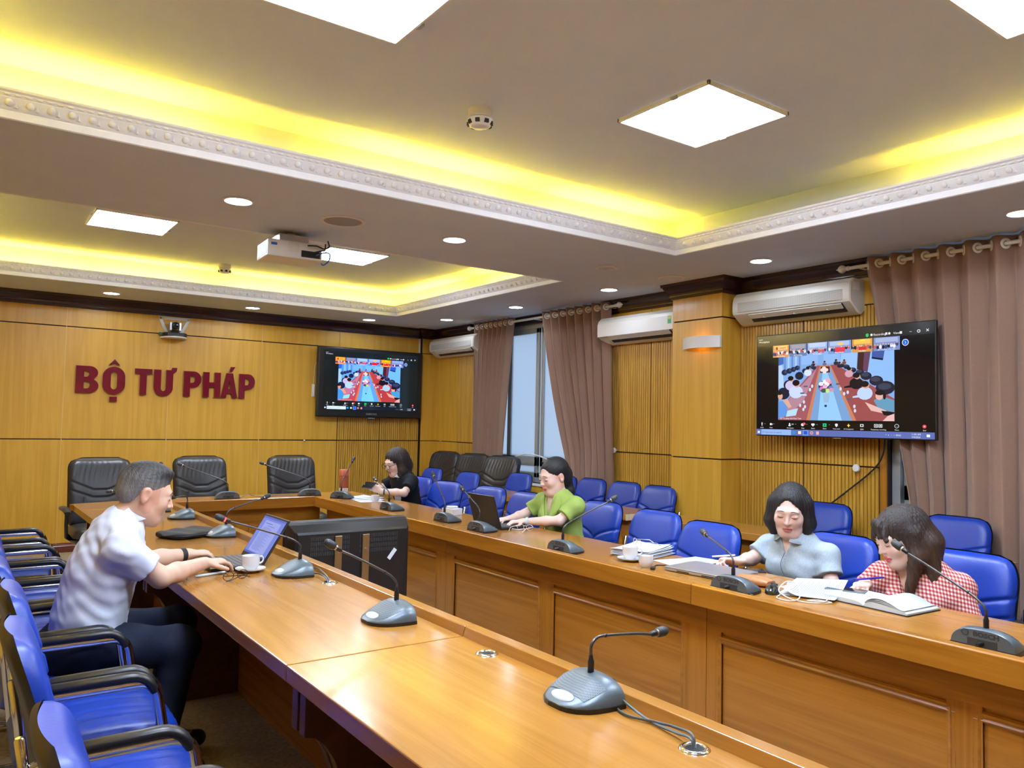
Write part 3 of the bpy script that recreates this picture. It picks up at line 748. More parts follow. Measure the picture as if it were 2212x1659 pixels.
sg = thing('wall_lettering', 'raised burgundy letters BỘ TƯ PHÁP on the wood panelled wall', 'sign', (2.03, YB-.0135, 1.70))
for ch, x0, x1 in (('B',1.085,1.305), ('O',1.345,1.57), ('T',1.665,1.845), ('U',1.865,2.11), ('P',2.185,2.38), ('H',2.40,2.60), ('A',2.605,2.80), ('P',2.815,3.005)):
    w, sh = glyph(ch); k = (x1-x0)/w
    vs, fs = outline_mesh([[(x*k, y*.295) for x, y in s] for s in sh], .026)
    MB().add(vs, fs, Matrix.Translation((x0-2.03, -.015, 0)) @ FACE_MY).build('letter', 'burgundy', sg, smooth=30)

# ---- screens: flat pictures made of emissive shapes
em = bpy.data.materials.new('screen_light'); em.use_nodes = True; em.node_tree.nodes.clear(); MATS['screen_light'] = em
at = N(em, 'ShaderNodeVertexColor', layer_name='Col'); e1 = N(em, 'ShaderNodeEmission'); e1.inputs[1].default_value = .42
g1 = N(em, 'ShaderNodeBsdfGlossy'); g1.inputs['Roughness'].default_value = .12; g1.inputs[0].default_value = (.035,.035,.035,1)
ad = N(em, 'ShaderNodeAddShader'); oo = N(em, 'ShaderNodeOutputMaterial')
L(em, at.outputs[0], e1.inputs[0]); L(em, e1.outputs[0], ad.inputs[0]); L(em, g1.outputs[0], ad.inputs[1]); L(em, ad.outputs[0], oo.inputs[0])
class Pic:
    """2-D painter: shapes stacked in a thin pile; x right 0..1, y down 0..1"""
    def __init__(s, w, h, sat=1.0): s.w, s.h, s.v, s.f, s.c, s.k, s.sat = w, h, [], [], [], 0, sat
    def col(s, c):
        r, g, b = (v/255 for v in c[:3]); l = .3*r+.59*g+.11*b
        r, g, b = (max(0, min(1, l+(v-l)*s.sat)) for v in (r,g,b)); return srgb(r*255, g*255, b*255)
    def poly(s, pts, c):
        s.k += 1; o = len(s.v); z = s.k*.00002
        s.v += [((x-.5)*s.w, (.5-y)*s.h, z) for x, y in pts]
        a = sum(pts[i-1][0]*pts[i][1]-pts[i][0]*pts[i-1][1] for i in range(len(pts)))
        f = tuple(range(o, o+len(pts))); s.f.append(f[::-1] if a > 0 else f); s.c.append(s.col(c))
    def rect(s, x0, y0, x1, y1, c): s.poly([(x0,y0),(x1,y0),(x1,y1),(x0,y1)], c)
    def disc(s, x, y, rx, ry, c, n=14, a=0):
        A = math.radians(a); P = []
        for i in range(n):
            t = 2*math.pi*i/n; p, q = rx*math.cos(t)*s.w, ry*math.sin(t)*s.h
            P.append((x+(p*math.cos(A)-q*math.sin(A))/s.w, y+(p*math.sin(A)+q*math.cos(A))/s.h))
        s.poly(P, c)
    def text(s, t, x, y, hgt, c, align='CENTER'):
        vs, fs = text_mesh(t, hgt*s.h, 0, align); s.k += 1; o = len(s.v)
        s.v += [(p[0]+(x-.5)*s.w, p[1]+(.5-y)*s.h, s.k*.00002) for p in vs]; s.f += [tuple(i+o for i in f) for f in fs]; s.c += [s.col(c)]*len(fs)
    def build(s, name, parent, M):
        me = bpy.data.meshes.new(name); me.from_pydata([tuple(M @ Vector(p)) for p in s.v], [], s.f); me.materials.append(em)
        ca = me.color_attributes.new('Col', 'FLOAT_COLOR', 'CORNER'); buf = []
        for f, c in zip(s.f, s.c): buf += list(c)*len(f)
        ca.data.foreach_set('color', buf); me.update()
        o = bpy.data.objects.new(name, me); C.objects.link(o); o.parent = parent; return o
def meeting(p, X, Y):
    """the other party's meeting room, painted in the box X,Y"""
    rx = lambda a: X[0]+(X[1]-X[0])*a; ry = lambda b: Y[0]+(Y[1]-Y[0])*b
    P = lambda pts, c: p.poly([(rx(a), ry(b)) for a, b in pts], c)
    D = lambda a, b, w, h, c, an=0: p.disc(rx(a), ry(b), w*(X[1]-X[0]), h*(Y[1]-Y[0]), c, 14, an)
    P([(0,0),(1,0),(1,1),(0,1)], (126,168,226))
    for k in range(5): P([(.055+.035*k,.03),(.07+.035*k,.03),(.07+.035*k,.26),(.055+.035*k,.27)], (168,200,240) if k % 2 else (98,134,196))
    for a, b in ((.22,.37), (.42,.56)): P([(a,.02),(b,.02),(b,.17),(a,.18)], (140,180,236))
    P([(.58,0),(.71,0),(.70,.30),(.56,.22)], (150,190,240))
    P([(0,0),(.05,.0),(.05,.15),(0,.17)], (66,104,178)); P([(0,.17),(.04,.17),(.055,.50),(0,.52)], (176,204,240))
    P([(.715,0),(.765,0),(.755,.31),(.705,.28)], (66,38,40)); P([(.765,0),(.82,0),(.80,.33),(.755,.31)], (98,66,92))
    P([(.82,0),(1,0),(1,.56),(.79,.34)], (140,184,246))
    P([(.83,0),(.93,.0),(.915,.16),(.825,.12)], (64,88,160)); P([(.825,.12),(.915,.15),(.912,.175),(.825,.145)], (24,30,52)); P([(.93,.0),(.96,.0),(.94,.05)], (24,26,40))
    P([(.36,.20),(.40,.20),(.30,1),(0,1),(0,.86)], (158,88,96)); P([(.475,.20),(.53,.20),(1,.70),(1,1),(.68,1)], (152,78,80))
    P([(.33,.30),(.36,.24),(.24,.72),(.10,.92),(0,.95),(0,.86)], (176,132,150))
    P([(.388,.20),(.482,.20),(.70,1),(.265,1)], (196,126,96)); P([(.396,.22),(.474,.22),(.665,1),(.30,1)], (118,158,208))
    P([(.412,.30),(.455,.30),(.58,1),(.37,1)], (146,198,240)); P([(.396,.22),(.474,.22),(.478,.31),(.39,.31)], (84,40,36))
    for a, b, s in ((.06,.28,.030), (.105,.26,.028), (.145,.24,.026), (.18,.22,.024), (.25,.27,.025), (.30,.22,.018)): D(a, b, s, s*1.5, (36,42,70)); D(a+.012, b-.01, s*.55, s*.8, (62,76,112))
    for a, b, s in ((.05,.60,.06), (.10,.47,.05), (.20,.34,.04)): D(a, b, s, s*1.5, (30,34,54))
    for a, b, s in ((.58,.22,.022), (.62,.24,.026), (.67,.29,.03), (.73,.33,.036), (.78,.38,.045), (.86,.45,.055), (.93,.55,.075)): D(a, b, s, s*1.25, (32,36,56)); D(a-.006, b-.02, s*.7, s*.6, (58,64,88))
    for a, b, s in ((.41,.27,.018), (.425,.245,.018), (.445,.27,.018), (.43,.30,.016)): D(a, b, s, s*1.4, (236,214,216))
    D(.435,.51,.06,.09,(50,66,70)); 
    for a, b, c in ((.40,.47,(228,226,240)), (.435,.44,(240,236,244)), (.47,.45,(226,140,160)), (.45,.48,(244,240,246)), (.405,.54,(208,120,190)), (.435,.51,(232,176,206)), (.485,.53,(120,110,190)), (.455,.57,(196,226,130)), (.49,.56,(200,150,170)), (.42,.57,(60,90,70)), (.46,.42,(230,170,190))): D(a, b, .022, .03, c)
    P([(.415,.61),(.475,.61),(.465,.74),(.425,.74)], (150,180,212)); D(.44,.79,.012,.018,(40,60,90))
    # people, far to near: body, head, hair
    for a, b, s, c in ((.43,.185,.5,(90,110,160)), (.33,.19,.6,(60,70,110)), (.335,.23,.6,(40,46,74)), (.53,.18,.6,(40,42,64)), (.56,.22,.6,(36,38,56)), (.60,.18,.5,(120,80,70)), (.28,.30,1,(206,220,246)), (.64,.34,1,(206,160,176)), (.12,.48,1.5,(200,190,226)), (.70,.48,1.6,(22,22,34)), (.17,.58,1.9,(196,212,242)), (.77,.62,1.8,(186,208,240))):
        D(a, b, .035*s, .05*s, c); D(a+.008, b-.062*s, .016*s, .026*s, (206,158,140)); D(a, b-.072*s, .018*s, .024*s, (24,22,30))
        if s > 1: P([(a, b+.0), (a+(.10 if a < .5 else -.10), b+.04), (a+(.10 if a < .5 else -.10), b+.06), (a, b+.05)], c)
    P([(0,.72),(.09,.70),(.085,.93),(0,.99)], (96,148,220)); P([(.04,.70),(.09,.68),(.13,.80),(.10,.82)], (214,166,150)); D(.02,.64,.024,.05,(214,164,144)); D(.012,.59,.03,.03,(26,24,32))
    P([(.09,.86),(.19,.82),(.17,.93),(.075,.95)], (176,214,236))
    P([(.84,.72),(.90,.66),(1,.72),(1,.88),(.88,.84)], (98,152,186)); P([(.77,.74),(.80,.76),(.94,.86),(.93,.90),(.82,.86)], (222,184,176)); D(.885,.66,.030,.055,(220,176,164)); D(.89,.615,.038,.035,(26,24,32)); D(.925,.66,.012,.05,(26,24,32))
    P([(.90,.86),(1,.88),(1,.94),(.92,.92)], (20,20,30)); P([(.91,1),(.95,.93),(1,.90),(1,1)], (226,182,180))
    for a, b in ((.21,.78), (.245,.73), (.24,.84), (.60,.62), (.63,.60), (.685,.80), (.69,.86), (.30,.55), (.32,.50), (.57,.55), (.255,.80)): D(a, b, .010, .026, (200,216,238))
    for a, b in ((.23,.60), (.26,.50), (.64,.70), (.55,.48)): D(a, b, .022, .012, (84,92,124))
    p.text('Sở Tư pháp tỉnh Kon Tum', rx(.02), ry(.985), .022, (236,240,250), 'LEFT')
def zoom_screen(p, saturated=False):
    p.rect(0,0,1,1,(10,12,18) if not saturated else (20,26,28)); p.rect(0,0,1,.105,(40,41,45) if not saturated else (26,32,36))
    p.text('zoom', .012, .040, .020, (225,225,230), 'LEFT'); p.text('Workplace', .012, .068, .028, (235,235,240), 'LEFT')
    p.disc(.665,.075,.0085,.0165,(40,190,90)); p.disc(.688,.075,.006,.011,(240,240,240)); p.text('Recording...', .698, .085, .028, (235,235,235), 'LEFT')
    p.rect(.760,.064,.770,.084,(225,225,225)); p.disc(.780,.075,.006,.011,(225,225,225)); p.text('View', .80, .085, .028, (235,235,235), 'LEFT'); p.rect(.832,.064,.844,.086,(225,225,225))
    p.rect(.880,.073,.892,.076,(235,235,235)); p.disc(.925,.075,.008,.014,(235,235,235)); p.disc(.925,.075,.005,.009,(60,60,64)); p.text('×', .967, .092, .055, (245,245,245))
    # thumbnails
    T = [(.108,.21,(214,150,84),(240,196,120)), (.215,.322,(104,124,168),(150,150,170)), (.327,.445,(142,170,226),(180,200,236)), (.45,.58,(120,150,210),(170,190,226)), (.585,.695,(206,150,70),(236,190,90)), (.70,.835,(120,140,196),(160,176,214))]
    meeting(p, (.143,.805), (.195,.850))
    for i, (a, b, c1, c2) in enumerate(T):
        p.rect(a,.105,b,.225,c1); p.rect(a+.01,.11,b-.01,.15,c2)
        rnd = random.Random(i)
        for k in range(9):
            u = a+(b-a)*(k+.6)/9.6; p.disc(u, .183+rnd.uniform(-.012,.012), .0075, .017, [(30,32,50),(226,230,244),(200,90,90),(60,70,120)][rnd.randrange(4)]); p.disc(u, .165+rnd.uniform(-.01,.01), .0035, .008, (214,168,150))
        if i == 0: p.disc(a+.025,.135,.008,.016,(196,40,36)); p.rect(a+.045,.13,b-.02,.137,(206,70,60))
        if i == 3: p.rect(a+.04,.165,b-.035,.212,(226,54,72)); p.disc((a+b)/2+.005,.135,.017,.016,(232,196,110))
        if i == 4: p.rect(a+.045,.112,a+.07,.125,(240,226,60)); p.rect(a+.035,.175,b-.035,.205,(206,50,50))
        p.text(['Hải Dương', 'Bộ Tư pháp', 'Sở Tư pháp', 'Bình Phước', 'Hòa Bình', 'Sở Tư pháp tỉnh Hậu'][i], (a+b)/2, .221, .019, (240,242,250))
    p.disc(.862,.165,.0165,.030,(226,232,246)); p.disc(.862,.165,.0135,.025,(24,100,220)); p.text('›', .862, .178, .05, (240,244,250))
    for u, t in ((.038,'Audio'), (.098,'Video'), (.222,'Participants'), (.300,'Chat'), (.362,'React'), (.430,'Share'), (.498,'Host tools'), (.566,'AI Companion'), (.638,'Q&A'), (.725,'Pause/stop recording'), (.818,'More'), (.952,'End')):
        p.text(t, u, .932, .0165, (228,230,236))
    W_ = (232,234,240)
    p.disc(.038,.888,.0035,.014,W_); p.rect(.0365,.900,.0395,.912,W_); p.rect(.091,.882,.102,.902,W_); p.poly([(.103,.890),(.108,.884),(.108,.902),(.103,.896)],W_)
    p.disc(.218,.886,.0045,.008,W_); p.disc(.218,.902,.008,.008,W_); p.text('105', .236, .896, .018, W_)
    p.disc(.298,.893,.009,.014,W_); p.disc(.308,.884,.009,.012,(232,90,110)); p.disc(.357,.889,.006,.010,W_); p.disc(.366,.889,.006,.010,W_); p.poly([(.352,.892),(.371,.892),(.3615,.910)],W_)
    p.rect(.420,.878,.441,.910,(36,196,130)); p.poly([(.4305,.884),(.437,.895),(.424,.895)],(16,60,44)); p.rect(.429,.893,.432,.904,(16,60,44))
    p.poly([(.490,.882),(.498,.877),(.506,.882),(.505,.898),(.498,.911),(.491,.898)],W_); p.poly([(.566,.876),(.570,.890),(.576,.894),(.570,.898),(.566,.912),(.562,.898),(.556,.894),(.562,.890)],(240,214,90))
    p.rect(.629,.880,.647,.904,W_); p.rect(.633,.885,.643,.899,(20,22,28)); p.rect(.703,.878,.722,.908,W_); p.rect(.726,.878,.745,.908,W_); p.rect(.706,.882,.719,.904,(20,22,28)); p.rect(.729,.882,.742,.904,(20,22,28)); p.rect(.710,.887,.715,.899,W_); p.disc(.7355,.893,.004,.007,W_)
    p.disc(.818,.893,.011,.018,W_); p.disc(.818,.893,.009,.015,(20,22,28)); p.text('...', .818, .897, .022, W_); p.disc(.952,.893,.010,.017,(206,60,66)); p.text('×', .952, .906, .038, W_)
    for u in (.058,.118,.256,.325,.386,.458): p.poly([(u-.004,.892),(u,.886),(u+.004,.892),(u,.889)], W_)
    # task bar
    p.rect(0,.942,1,1,(92,108,176) if not saturated else (26,30,40)); p.rect(.034,.945,.228,.998,(146,178,234) if not saturated else (226,240,246))
    for a, b in ((.010,.962), (.0175,.962), (.010,.974), (.0175,.974)): p.rect(a,b,a+.0065,b+.011,(240,244,250))
    p.text('Type here to search', .058, .981, .024, (70,86,140), 'LEFT'); p.disc(.046,.970,.005,.009,(70,86,140)); p.disc(.046,.970,.0035,.006,(146,178,234))
    p.disc(.246,.970,.010,.017,(30,150,210)); p.rect(.272,.956,.290,.984,(240,226,190)); p.rect(.300,.944,.334,.999,(110,140,216)); p.rect(.307,.954,.327,.986,(24,86,200)); p.disc(.354,.970,.010,.017,(226,150,130)); p.disc(.354,.970,.004,.007,(60,120,220)); p.rect(.381,.955,.397,.986,(230,170,170))
    p.text('^  ▪ ▫ ◂  ENG', .80, .980, .022, (236,238,246)); p.text('11:00 AM', .912, .968, .021, (236,238,246)); p.text('7/4/2024', .912, .992, .021, (236,238,246)); p.rect(.962,.960,.978,.982,(236,238,246))
# right-hand wide television
tv = thing('wall_television', 'thin wide television showing a video meeting on the slatted wall beside the curtain', 'television', (5.33, 3.2955, 1.816))
MB().box((0,-.7165,-.405), (.03,.7165,.405)).build('housing', 'blackplastic', tv, bevel=.004)
MB().box((.03,-.45,-.3), (.055,.45,.2)).build('rear_cover', 'blackplastic', tv, bevel=.006)
for s in (-.2,.2): MB().box((.055,s-.02,-.22), (.205,s+.02,.22)).build('wall_bracket', 'blackplastic', tv)
sc = MB().box((-.0008,-.7085,-.397), (.004,.7085,.397)).build('screen', 'screenblack', tv)
p = Pic(1.417, .794); zoom_screen(p); p.build('screen_picture', sc, Matrix.Translation((-.0012,0,0)) @ FACE_MX)
MB().box((-.002,-.03,-.411), (.004,.03,-.405)).build('logo_bar', 'steel', tv)
# left-hand television
tv = thing('wall_television', 'thick-framed glossy black television on the lettered wall', 'television', (4.52, 9.47, 1.953))
MB().box((-.752,0,-.452), (.752,.07,.452)).build('housing', 'blackplastic', tv, bevel=.018, seg=3)
MB().box((-.4,.07,-.25), (.4,.117,.25)).build('wall_bracket', 'blackplastic', tv)
sc = MB().box((-.672,-.0025,-.352), (.672,.004,.402)).build('screen', 'screenblack', tv)
p = Pic(1.344, .754, 1.7); zoom_screen(p, True); p.build('screen_picture', sc, Matrix.Translation((0,-.0032,.025)) @ FACE_MY)
vs, fs = text_mesh('SAMSUNG', .034, .0003, 'CENTER', .0004); MB().add(vs, fs, Matrix.Translation((0,-.001,-.415)) @ FACE_MY).build('maker_name', 'steel', tv)
MB().box((-.05,-.002,-.461), (.05,.03,-.452)).build('indicator_strip', 'chrome', tv, bevel=.002)
MB().box((3.735-4.52,.09,-.20), (3.765-4.52,.118,-.04)).build('power_box', 'whiteplastic', tv, bevel=.004)
MB().tube(smooth_path([(3.75-4.52,.10,-.04), (3.757-4.52,.10,.08), (3.762-4.52,.095,.2), (3.80-4.52,.09,.26)]), .003, 6).build('power_lead', 'whiteplastic', tv, smooth=60)
o = MB().box((5.268,YB-.02,2.42), (5.290,YB-.012,2.62)).build('cable_trunking', 'whiteplastic'); tag(o, 'white vertical cable trunking above the wall television', 'trunking')
# black lead hanging from the wide television
o = MB().tube(smooth_path([(5.42,2.98,1.43), (5.46,3.02,1.30), (5.50,3.12,1.18), (5.50,3.36,.98), (5.49,3.55,.82), (5.46,3.64,.66), (5.44,3.66,.20), (5.44,3.66,.012)]), .006, 8).build('hanging_cable', 'blackmatte', smooth=60)
tag(o, 'black cable hanging from the wide television down the slatted wall', 'cable')
# curtain hooks on the dark joint
for y, z, lb in ((5.86,1.215,'white round curtain hook left of the pillar'), (3.245,1.188,'white round curtain hook below the wide television')):
    o = MB().lathe([(.001,0), (.010,0), (.010,.02), (.026,.024), (.030,.034), (.024,.044), (.001,.047)], 18, M=Matrix.Rotation(-PI/2, 4, 'Y')).build('tieback_hook', 'whiteplastic', smooth=40)
    o.location = (XR-.022, y, z); tag(o, lb, 'hook', 'white curtain hooks')
for p_, lb, M_ in (((3.66,YB-.013,1.195),'tiny brass hook on the lettered wall left of the fluted boards',Matrix.Rotation(PI/2,4,'X')), ((XR-.014,9.36,1.20),'tiny brass hook in the far right corner',Matrix.Rotation(-PI/2,4,'Y'))):
    o = MB().lathe([(.001,0), (.012,0), (.012,.008), (.006,.012), (.008,.03), (.001,.034)], 12, M=M_).build('wall_hook', 'steel', smooth=40); o.location = p_; tag(o, lb, 'hook', 'tiny brass hooks')

# ---- air conditioners
mat('acgrille', (.52,.52,.47,1), .55)
def checker_grille():
    m = MATS['acgrille']; b = m.node_tree.nodes['Principled BSDF']; v = coords(m, (1,1,1), False)
    k = N(m, 'ShaderNodeTexWave', Scale=38, bands_direction='Y'); k2 = N(m, 'ShaderNodeTexWave', Scale=38, bands_direction='Z')
    L(m, v, k.inputs[0]); L(m, v, k2.inputs[0]); mu = N(m, 'ShaderNodeMath', operation='MULTIPLY'); L(m, k.outputs[1], mu.inputs[0]); L(m, k2.outputs[1], mu.inputs[1])
    r = ramp(m, [(.1,(.60,.59,.54,1)), (.6,(.22,.22,.20,1))]); L(m, mu.outputs[0], r.inputs[0]); L(m, r.outputs[0], b.inputs['Base Color'])
checker_grille()
def aircon(label, y0, y1, z0, z1, grille):
    t = thing('air_conditioner', label, 'air conditioner', (XR-.013, (y0+y1)/2, z0), group='white wall air conditioners')
    w = (y1-y0)/2; h = z1-z0; D = .20
    prof = [(0,.03), (0,h), (-D*.72,h), (-D*.93,h-.035), (-D,h-.08), (-D,.11), (-D*.96,.085), (-D*.45,.012), (-D*.2,.0)]
    m = MB()
    R = []
    for s, k in ((-1,.94), (-.985,1), (.985,1), (1,.94)): R.append([(x*k, s*w, .03*(1-k)+z*k+.5*h*(1-k)) for x, z in prof])
    m.rings(R, True, True); b = m.build('casing', 'acwhite', t, smooth=28)
    if grille: MB().box((-D-.003,-w+.06,.10), (-D+.002,w-.06,h-.085)).build('front_grille', 'acgrille', t, bevel=.002)
    else:
        MB().box((-D-.004,-w+.012,.075), (-D+.002,w-.012,h-.065)).build('front_cover', 'whiteplastic', t, bevel=.003)
        st = MB().box((-D-.0050,-w+.085,.13), (-D-.0041,-w+.04,.20)).build('energy_label', mat('green_label', (.08,.45,.16,1), .5), t)
        MB().box((-D-.0054,-w+.080,.172), (-D-.0050,-w+.045,.196)).build('label_stars', mat('yellow_label', (.75,.62,.08,1), .5), st)
    # air outlet on the slanting underside
    n = Vector((-.073, 0, -.51*.2)).normalized()
    pts = [(-D*.93,.078), (-D*.55,.022), (-D*.52,.030), (-D*.90,.086)]
    MB().prism([(x-.002, z-.003) for x, z in pts], -w+.07, w-.16, 'y').build('air_outlet', 'acdark', t)
    MB().prism([(-D*.985,.070), (-D*.80,.040), (-D*.79,.045), (-D*.97,.076)], -w+.075, w-.165, 'y').build('louvre', 'acwhite', t)
    for k in range(3): MB().box((-D*.86,-w+.2+k*(2*w-.5)/2,.040), (-D*.70,-w+.206+k*(2*w-.5)/2,.066)).build('vane', 'acwhite', t)
    if grille: MB().box((-D*.80,-w-.001,h-.09), (-D*.35,-w+.004,h-.03)).build('side_label', 'cornice', t)
    MB().box((-D*.93-.004,-w+.05,.083), (-D*.90,-w+.075,.094)).build('receiver_window', 'acdark', t)
aircon('old white air conditioner with mesh grille in the far right corner', 8.30, 9.42, 2.345, 2.60, True)
aircon('smooth white air conditioner with a green energy label left of the pillar', 4.91, 5.97, 2.285, 2.557, False)
aircon('large white air conditioner with mesh grille above the wide television', 3.20, 4.27, 2.335, 2.60, True)
# ---- sconce on the pillar
emis('warm_e', (1, .45, .10, 1), 8)
t = thing('wall_sconce', 'curved white wall lamp glowing warm on the pillar face', 'wall lamp', (PX, 4.54, 2.20))
m = MB(); R = []
for i in range(13):
    a = -1+2*i/12; x = -.085*(1-a*a)-.022; R.append([(x,a*.205,-.05), (x,a*.205,.05), (x+.006,a*.205,.05), (x+.006,a*.205,-.05)])
m.rings(R, True, True); m.build('shade', 'whiteplastic', t, smooth=35)
for s in (-.2,.2): MB().box((-.024,s-.004,-.05), (.0,s+.004,.05)).build('side_plate', 'whiteplastic', t)
MB().box((-.03,-.04,-.02), (0,.04,.02)).build('lamp_holder', 'whiteplastic', t); MB().ball((-.055,0,0), (.018,.03,.018)).build('bulb', 'warm_e', t, smooth=180)
# ---- ceiling speakers, smoke detectors
noisy('grillegrey', (.30,.30,.31,1), (.42,.42,.43,1), 400, .7)
for x, y, r, lb in ((2.004,4.70,.142,'large round ceiling speaker grille between two downlights in the beam'), (5.0,4.64,.118,'round ceiling speaker just before the pillar'), (4.287,4.69,.088,'small round ceiling plate on the beam near the recess corner'), (5.07,9.24,.13,'flat round ceiling speaker in the far corner')):
    t = thing('ceiling_speaker', lb, 'speaker', (x, y, ZC), group='round ceiling speakers')
    MB().lathe([(r,0), (r+.002,-.005), (r-.018,-.009), (r-.022,-.004)], 36, cap=False).build('rim', 'whiteplastic', t, smooth=40)
    MB().lathe([(.001,-.005), (r-.018,-.005), (r-.018,.0), (.001,.0)], 36).build('grille', 'grillegrey' if r > .13 else 'ceilpaint', t, smooth=40)
for x, y, lb in ((2.113,3.27,'white domed smoke detector in the near ceiling recess'), (2.253,8.30,'small smoke detector in the far ceiling recess')):
    t = thing('smoke_detector', lb, 'smoke detector', (x, y, ZR), group='ceiling smoke detectors')
    MB().lathe([(.062,0), (.062,-.038), (.056,-.044)], 28).build('base', 'whiteplastic', t, smooth=35)
    MB().lathe([(.050,-.042), (.066,-.052), (.066,-.058), (.054,-.082), (.040,-.090), (.001,-.092)], 28).build('head', 'whiteplastic', t, smooth=35)
    for k in range(8):
        a = k*PI/4; MB().box((.053,-.011,-.080), (.066,.011,-.062), M=Matrix.Rotation(a, 4, 'Z')).build('sensor_slot', 'blackmatte', t)
# ---- projector under the beam
t = thing('projector', 'grey-white projector hanging under the ceiling beam with loose cables', 'projector', (1.862, 5.27, 2.67), -.06)
MB().box((-.185,-.14,-.115), (.185,.14,0)).build('body', 'whiteplastic', t, bevel=.008)
MB().box((-.10,-.10,.0), (.10,.10,.05)).build('mount_plate', 'steel', t); MB().box((-.03,-.03,.05), (.03,.03,.08)).build('mount_stem', 'steel', t)
MB().box((-.05,-.1415,-.075), (.02,-.139,-.01)).build('access_cover', 'acwhite', t, bevel=.001)
MB().box((.04,-.1415,-.10), (.17,-.139,-.055)).build('port_panel', 'blackmatte', t); MB().box((-.165,-.1415,-.042), (-.125,-.139,-.025)).build('blue_sticker', mat('bluestick', (.02,.12,.5,1), .4), t)
MB().box((-.1865,-.11,-.10), (-.184,.10,-.02)).build('vent_grille', mat('ventblue', (.25,.42,.45,1), .5), t)
for k, pts in enumerate(([(.06,-.15,-.085), (.10,-.19,-.075), (.17,-.18,-.05), (.21,-.12,-.03), (.24,-.04,.03)], [(.14,-.15,-.08), (.19,-.18,-.06), (.235,-.15,-.06), (.24,-.12,-.10), (.21,-.10,-.13), (.19,-.11,-.125)], [(.08,-.15,-.02), (.13,-.19,-.025), (.19,-.16,-.03), (.235,-.13,-.005), (.25,-.06,.05)])):
    MB().tube(smooth_path(pts), .005, 6).build('cable', ['blackmatte','bluestick','blackmatte'][k], t, smooth=60)
# ---- conference camera on its triangular bracket
t = thing('conference_camera', 'black swivel conference camera on a white triangular wall bracket', 'camera', (2.055, YB-.013, 2.37))
def strip(a, b, w=.016): 
    a, b = Vector(a), Vector(b); d = (b-a).normalized(); n = Vector((-d.z,0,d.x))*w
    return MB().add([tuple(a+n),tuple(b+n),tuple(b-n),tuple(a-n)]+[tuple(q+Vector((0,-.008,0))) for q in (a+n,b+n,b-n,a-n)], [(0,1,2,3),(7,6,5,4),(0,4,5,1),(1,5,6,2),(2,6,7,3),(3,7,4,0)])
strip((-.155,0,.225),(.17,0,.222)).build('bracket_bar', 'whiteplastic', t); strip((-.15,0,.225),(-.06,0,.03)).build('bracket_bar', 'whiteplastic', t); strip((.165,0,.222),(.07,0,.03)).build('bracket_bar', 'whiteplastic', t)
MB().prism([(.14*math.cos(math.radians(a)), .22*math.sin(math.radians(a))) for a in range(180,361,15)], -.012, .004, 'z').build('shelf', 'whiteplastic', t)
MB().prism([(x, -.08+y) for x, y in ((-.125,.05),(-.125,-.03),(-.09,-.08),(.09,-.08),(.125,-.03),(.125,.05))], .004, .05, 'z').build('camera_base', 'blackplastic', t, bevel=.008)
MB().lathe([(.05,.05), (.045,.07), (.03,.085)], 18, M=Matrix.Translation((0,-.08,0))).build('turntable', 'blackplastic', t, smooth=40)
for s in (-1,1): MB().box((s*.05-.012,-.11,.075), (s*.05+.012,-.05,.17)).build('yoke_arm', 'steel', t, bevel=.005)
h = MB().lathe([(.001,-.05), (.036,-.048), (.042,-.02), (.042,.03), (.034,.045), (.001,.045)], 20, M=Matrix.Translation((0,-.085,.135)) @ Matrix.Rotation(PI/2, 4, 'X')).build('camera_head', 'blackplastic', t, smooth=40)
MB().lathe([(.001,0), (.026,0), (.028,.006), (.022,.008)], 20, M=Matrix.Translation((0,-.130,.135)) @ Matrix.Rotation(PI/2, 4, 'X')).build('lens', 'screenblack', h, smooth=40)
MB().box((-.16,-.06,.02), (-.10,-.02,.05)).build('connector', mat('greenplug', (.02,.12,.07,1), .5), t)

